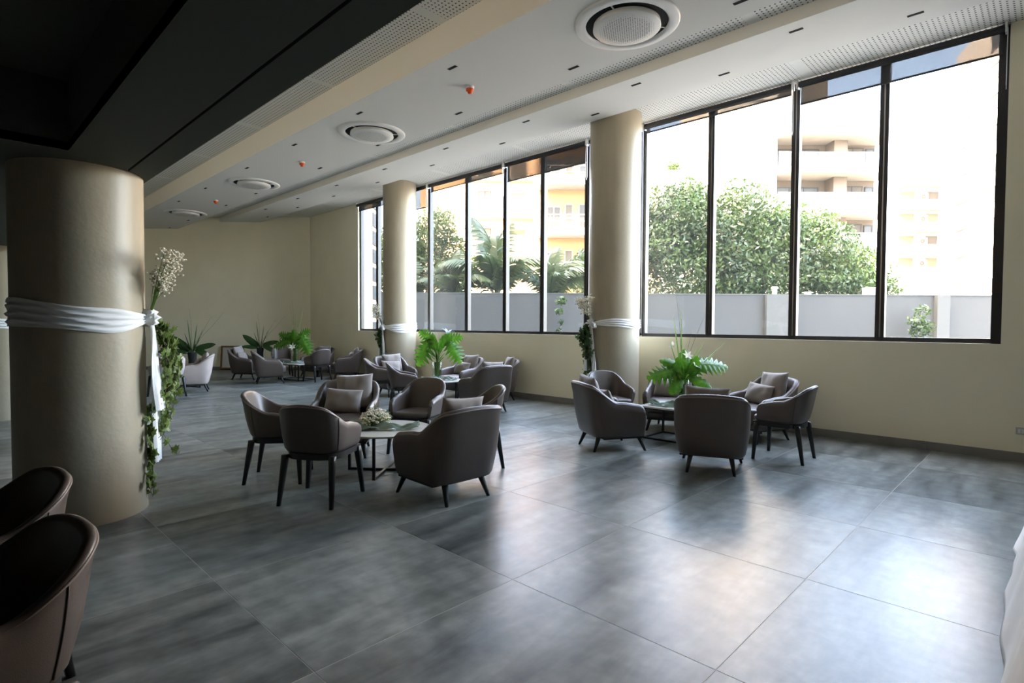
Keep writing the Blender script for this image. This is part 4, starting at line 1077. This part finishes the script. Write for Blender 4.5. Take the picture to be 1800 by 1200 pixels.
def palm(px, D, zc, fr, label, tr=.16):
    t = base('palm_tree', px, D); zc += .3
    m = MB(); m.tube([(0, 0, 0), (.03, 0, zc*.5), (0, 0, zc)], [tr*1.2, tr, tr*.9], 12); m.build('trunk', M['bark'], t, True)
    for (az, elev, L_, arch) in fr:
        key = (round(arch, 1),)
        if key not in FRD: o = frond_mesh(1.0, arch, 3).build('frond', M['palm'], t); FRD[key] = o.data
        else: o = link('frond', FRD[key], t)
        o.matrix_local = Matrix.Translation((0, 0, zc)) @ Matrix.Rotation(math.radians(az), 4, 'Z') @ Matrix.Rotation(-math.radians(elev), 4, 'Y') @ Matrix.Scale(L_, 4)
    tag(t, label, 'palm', 'palms behind the courtyard wall')
# azimuth 0 = to the right in the picture, 180 = left, 90 = away
palm(872, 19.3, 2.35, [(165, 48, 2.9, .5), (20, 55, 2.6, .5), (200, 20, 2.6, .8), (345, 25, 2.5, .8), (100, 60, 2.4, .6), (250, 35, 2.2, .8), (300, 30, 2.2, .8), (140, 15, 2.3, .8), (60, 20, 2.2, .8)], 'palm with tall arching fronds in the middle behind the wall')
palm(795, 18.9, 2.1, [(10, 50, 2.0, .8), (170, 45, 1.8, .8), (60, 60, 2.0, .6), (330, 25, 2.0, .9), (210, 25, 1.8, .9), (265, 40, 1.6, .9), (120, 50, 1.9, .7), (30, 25, 2.1, .9)], 'bushy palm left of the tall one behind the wall')
palm(965, 19.6, 2.2, [(10, 42, 2.2, .8), (165, 35, 2.0, .8), (40, 60, 2.1, .6), (335, 30, 2.3, .9), (200, 25, 2.0, .9), (280, 35, 1.8, .9), (110, 55, 2.0, .7), (355, 15, 2.3, .9)], 'palm right of the tall one, next to the middle column')
palm(720, 19.0, 2.0, [(10, 40, 1.7, .8), (170, 40, 1.7, .8), (60, 60, 1.7, .6), (300, 35, 1.6, .9), (230, 35, 1.6, .9), (120, 60, 1.7, .7)], 'low palm at the left behind the far column')

def win(t, D, px0, px1, ra, rb, y, mat, frame=True, pxc=0, split=0):
    x0, x1, z0, z1 = U(px0, D) - pxc, U(px1, D) - pxc, ZR(rb, D, px0) + .3, ZR(ra, D, px0) + .3
    f = .07
    m = MB(); m.box(x0, x1, y - .06, y, z0, z0 + f); m.box(x0, x1, y - .06, y, z1 - f, z1); m.box(x0, x0 + f, y - .06, y, z0, z1); m.box(x1 - f, x1, y - .06, y, z0, z1)
    for k in range(split): xx = x0 + (x1 - x0) * (k + 1) / (split + 1); m.box(xx - f/2, xx + f/2, y - .06, y, z0, z1)
    o = m.build('window', M['win_frame'] if frame else M['slab_white'], t)
    MB().box(x0 + f*.5, x1 - f*.5, y - .03, y - .005, z0 + f*.5, z1 - f*.5).build('pane', mat, o)
def blk(t, D, pxc, px0, px1, ra, rb, y0, y1, name, mat):
    z1 = ZR(ra, D, (px0+px1)/2) + .3; z0 = 0 if rb is None else ZR(rb, D, (px0+px1)/2) + .3
    return MB().box(U(px0, D) - pxc, U(px1, D) - pxc, y0, y1, z0, z1).build(name, mat, t)
# modern block with glass balconies
D = 40; t = base('apartment_block', 1468, D); pc = U(1468, D)
blk(t, D, pc, 1378, 1568, 198, None, 2.4, 12, 'wall', M['cream_render'])
blk(t, D, pc, 1372, 1492, 96, 198, 3.4, 12, 'penthouse', M['cream_render'])
blk(t, D, pc, 1476, 1500, 200, None, 1.2, 2.4, 'pier', M['cream_render'])
for k, (a, c) in enumerate(((223, 240), (294, 305), (364, 377), (434, 447), (504, 517))):
    blk(t, D, pc, 1362, 1573, a, c, 0, 2.6, 'balcony_slab', M['slab_white'])
    o = blk(t, D, pc, 1364, 1571, a - 23, a, .04, .07, 'balustrade_glass', M['balcony_glass'])
    o = blk(t, D, pc, 1364, 1571, a - 24.5, a - 23, .02, .09, 'handrail', M['slab_white'])
    for px in (1366, 1404, 1444, 1484, 1526, 1569): blk(t, D, pc, px, px + 1, a - 24, a, .02, .06, 'baluster', M['slab_white'])
    win(t, D, 1384, 1464, a - 47, a, 2.38, M['win_dark'], True, pc, 2)
    win(t, D, 1506, 1546, a - 49, a, 2.38, M['curtain'], True, pc, 1)
    win(t, D, 1550, 1566, a - 47, a, 2.38, M['win_dark'], True, pc, 0)
win(t, D, 1384, 1436, 178, 200, 3.38, M['curtain'], True, pc, 1)
tag(t, 'cream apartment block with glass balconies rising behind the bushy tree', 'building')
# warm building behind the palms
D = 36; t = base('apartment_building', 1050, D); pc = U(1050, D)
blk(t, D, pc, 948, 1160, 238, None, 1.6, 12, 'wall', M['orange_render'])
blk(t, D, pc, 1142, 1160, 236, None, .4, 1.6, 'pier', M['orange_render'])
for a, c in ((238, 247), (316, 326), (401, 413), (484, 496)):
    blk(t, D, pc, 942, 1140, a, c, 0, 1.8, 'balcony_slab', M['slab_white'])
    blk(t, D, pc, 944, 1138, a - 24, a - 22, .03, .08, 'handrail', M['slab_white']); blk(t, D, pc, 944, 1138, a - 12, a - 11, .03, .08, 'handrail', M['slab_white'])
    for px in range(944, 1140, 21): blk(t, D, pc, px, px + 1.4, a - 23, a, .03, .07, 'baluster', M['slab_white'])
    win(t, D, 962, 988, a - 46, a - 8, 1.58, M['win_dark'], False, pc, 1); win(t, D, 995, 1010, a - 50, a - 22, 1.58, M['curtain'], False, pc, 0)
    win(t, D, 1020, 1034, a - 50, a, 1.58, M['win_dark'], False, pc, 0); win(t, D, 1085, 1125, a - 48, a, 1.58, M['win_dark'], False, pc, 1)
tag(t, 'warm orange apartment building with white balconies behind the palms', 'building')
# white building further left
D = 50; t = base('apartment_building', 845, D); pc = U(845, D)
blk(t, D, pc, 735, 946, 262, None, 1.2, 12, 'wall', M['warm_render'])
for a, c in ((312, 318), (378, 384), (444, 450)):
    blk(t, D, pc, 826, 940, a, c, 0, 1.3, 'balcony_slab', M['slab_white'])
    for rr in (20, 13, 6): blk(t, D, pc, 828, 938, a - rr, a - rr + 1.2, .03, .07, 'handrail', M['slab_white'])
    for px in range(828, 940, 18): blk(t, D, pc, px, px + 1, a - 20, a, .03, .07, 'baluster', M['slab_white'])
    win(t, D, 838, 862, a - 46, a, 1.18, M['curtain'], True, pc, 1); win(t, D, 806, 813, a - 42, a - 20, 1.18, M['win_dark'], False, pc, 0)
    win(t, D, 896, 924, a - 44, a - 4, 1.18, M['shutter'], False, pc, 0)
    ac_out(t, U(797, D) - pc, 1.19, ZR(a - 15, D) + .3, .85, .75)
tag(t, 'white apartment building with railings at the left behind the palms', 'building')
# white slab behind the tree
D = 41; t = base('apartment_building', 1312, D); pc = U(1312, D)
blk(t, D, pc, 1262, 1360, 70, None, 0, 10, 'wall', M['pale_render'])
for rr in (120, 180, 240, 300): blk(t, D, pc, 1262, 1360, rr, rr + 3, -.06, 0, 'string_course', M['slab_white'])
tag(t, 'blank white party wall beside the block with glass balconies', 'building')
D = 44; t = base('low_building', 1205, D); pc = U(1205, D)
blk(t, D, pc, 1152, 1258, 315, None, 0, 8, 'wall', M['pale_render']); blk(t, D, pc, 1152, 1258, 308, 315, -.15, .2, 'parapet', M['slab_white'])
blk(t, D, pc, 1172, 1194, 300, 308, .2, .9, 'planter', M['pale_render']); win(t, D, 1164, 1184, 330, 352, 0, M['curtain'], False, pc, 0)
tag(t, 'low white building with rooftop planter above the bushy tree', 'building')
foliage('roof_plants', 'small green plants in the rooftop planter', [(1177, 294, .35, .5), (1183, 291, .4, .5), (1189, 295, .35, .5)], 300, .14, M['ficus'], (1183, .02), 44, 'rooftop plants', .5, 8, 'plants')
D = 95; t = base('office_tower', 1237, D); pc = U(1237, D)
blk(t, D, pc, 1230, 1245, 190, None, 0, 3, 'wall', M['grey_facade'])
for rr in range(196, 300, 9): blk(t, D, pc, 1230, 1245, rr, rr + 1.5, -.1, 0, 'floor_band', M['win_frame'])
tag(t, 'slim distant grey tower left of the white party wall', 'building')
# small building with air conditioners
D = 66; t = base('small_apartment_building', 1620, D); pc = U(1620, D)
blk(t, D, pc, 1580, 1660, 327, None, 1.2, 10, 'wall', M['pale_render']); blk(t, D, pc, 1576, 1662, 323, 328, 0, 3, 'roof_slab', M['slab_white'])
for a, c in ((363, 369), (402, 408), (441, 447), (480, 486)):
    blk(t, D, pc, 1580, 1658, a, c, 0, 1.3, 'balcony_slab', M['slab_white']); blk(t, D, pc, 1580, 1658, a - 11, a, .02, .1, 'parapet', M['pale_render'])
    win(t, D, 1586, 1614, a - 29, a - 11, 1.18, M['shutter'], False, pc, 0); win(t, D, 1634, 1656, a - 29, a - 11, 1.18, M['win_dark'] if a % 2 else M['shutter'], False, pc, 0)
    ac_out(t, U(1625, D) - pc, .9, ZR(a - 12, D, 1600) + .3, .9, .8)
tag(t, 'small pale building with shutters and air conditioners at the right', 'building')
# right hand tower, its facade receding to the left
p1 = f0 * 50 + r0 * U(1800, 50); p2 = f0 * 66 + r0 * U(1668, 66); dv = (p1 - p2); L_ = dv.length
t = empty('apartment_tower', (p2.x, p2.y, -.3), math.atan2(dv.y, dv.x))
MB().box(0, L_, 0, 10, 0, 33).build('wall', M['pale_render'], t)
for k in range(9):
    z = 5.2 + k*3.05
    for x0 in (1.0, L_*.52):
        m = MB(); m.box(x0, x0 + 3.2, -.12, .0, z - .12, z); m.box(x0, x0 + 3.2, -.12, 0, z + 1.35, z + 1.47); o = m.build('window', M['slab_white'], t)
        MB().box(x0 + .1, x0 + 3.1, -.02, .02, z, z + 1.35).build('pane', M['far_pane'], o)
tag(t, 'white apartment tower at the right edge of the windows', 'building')
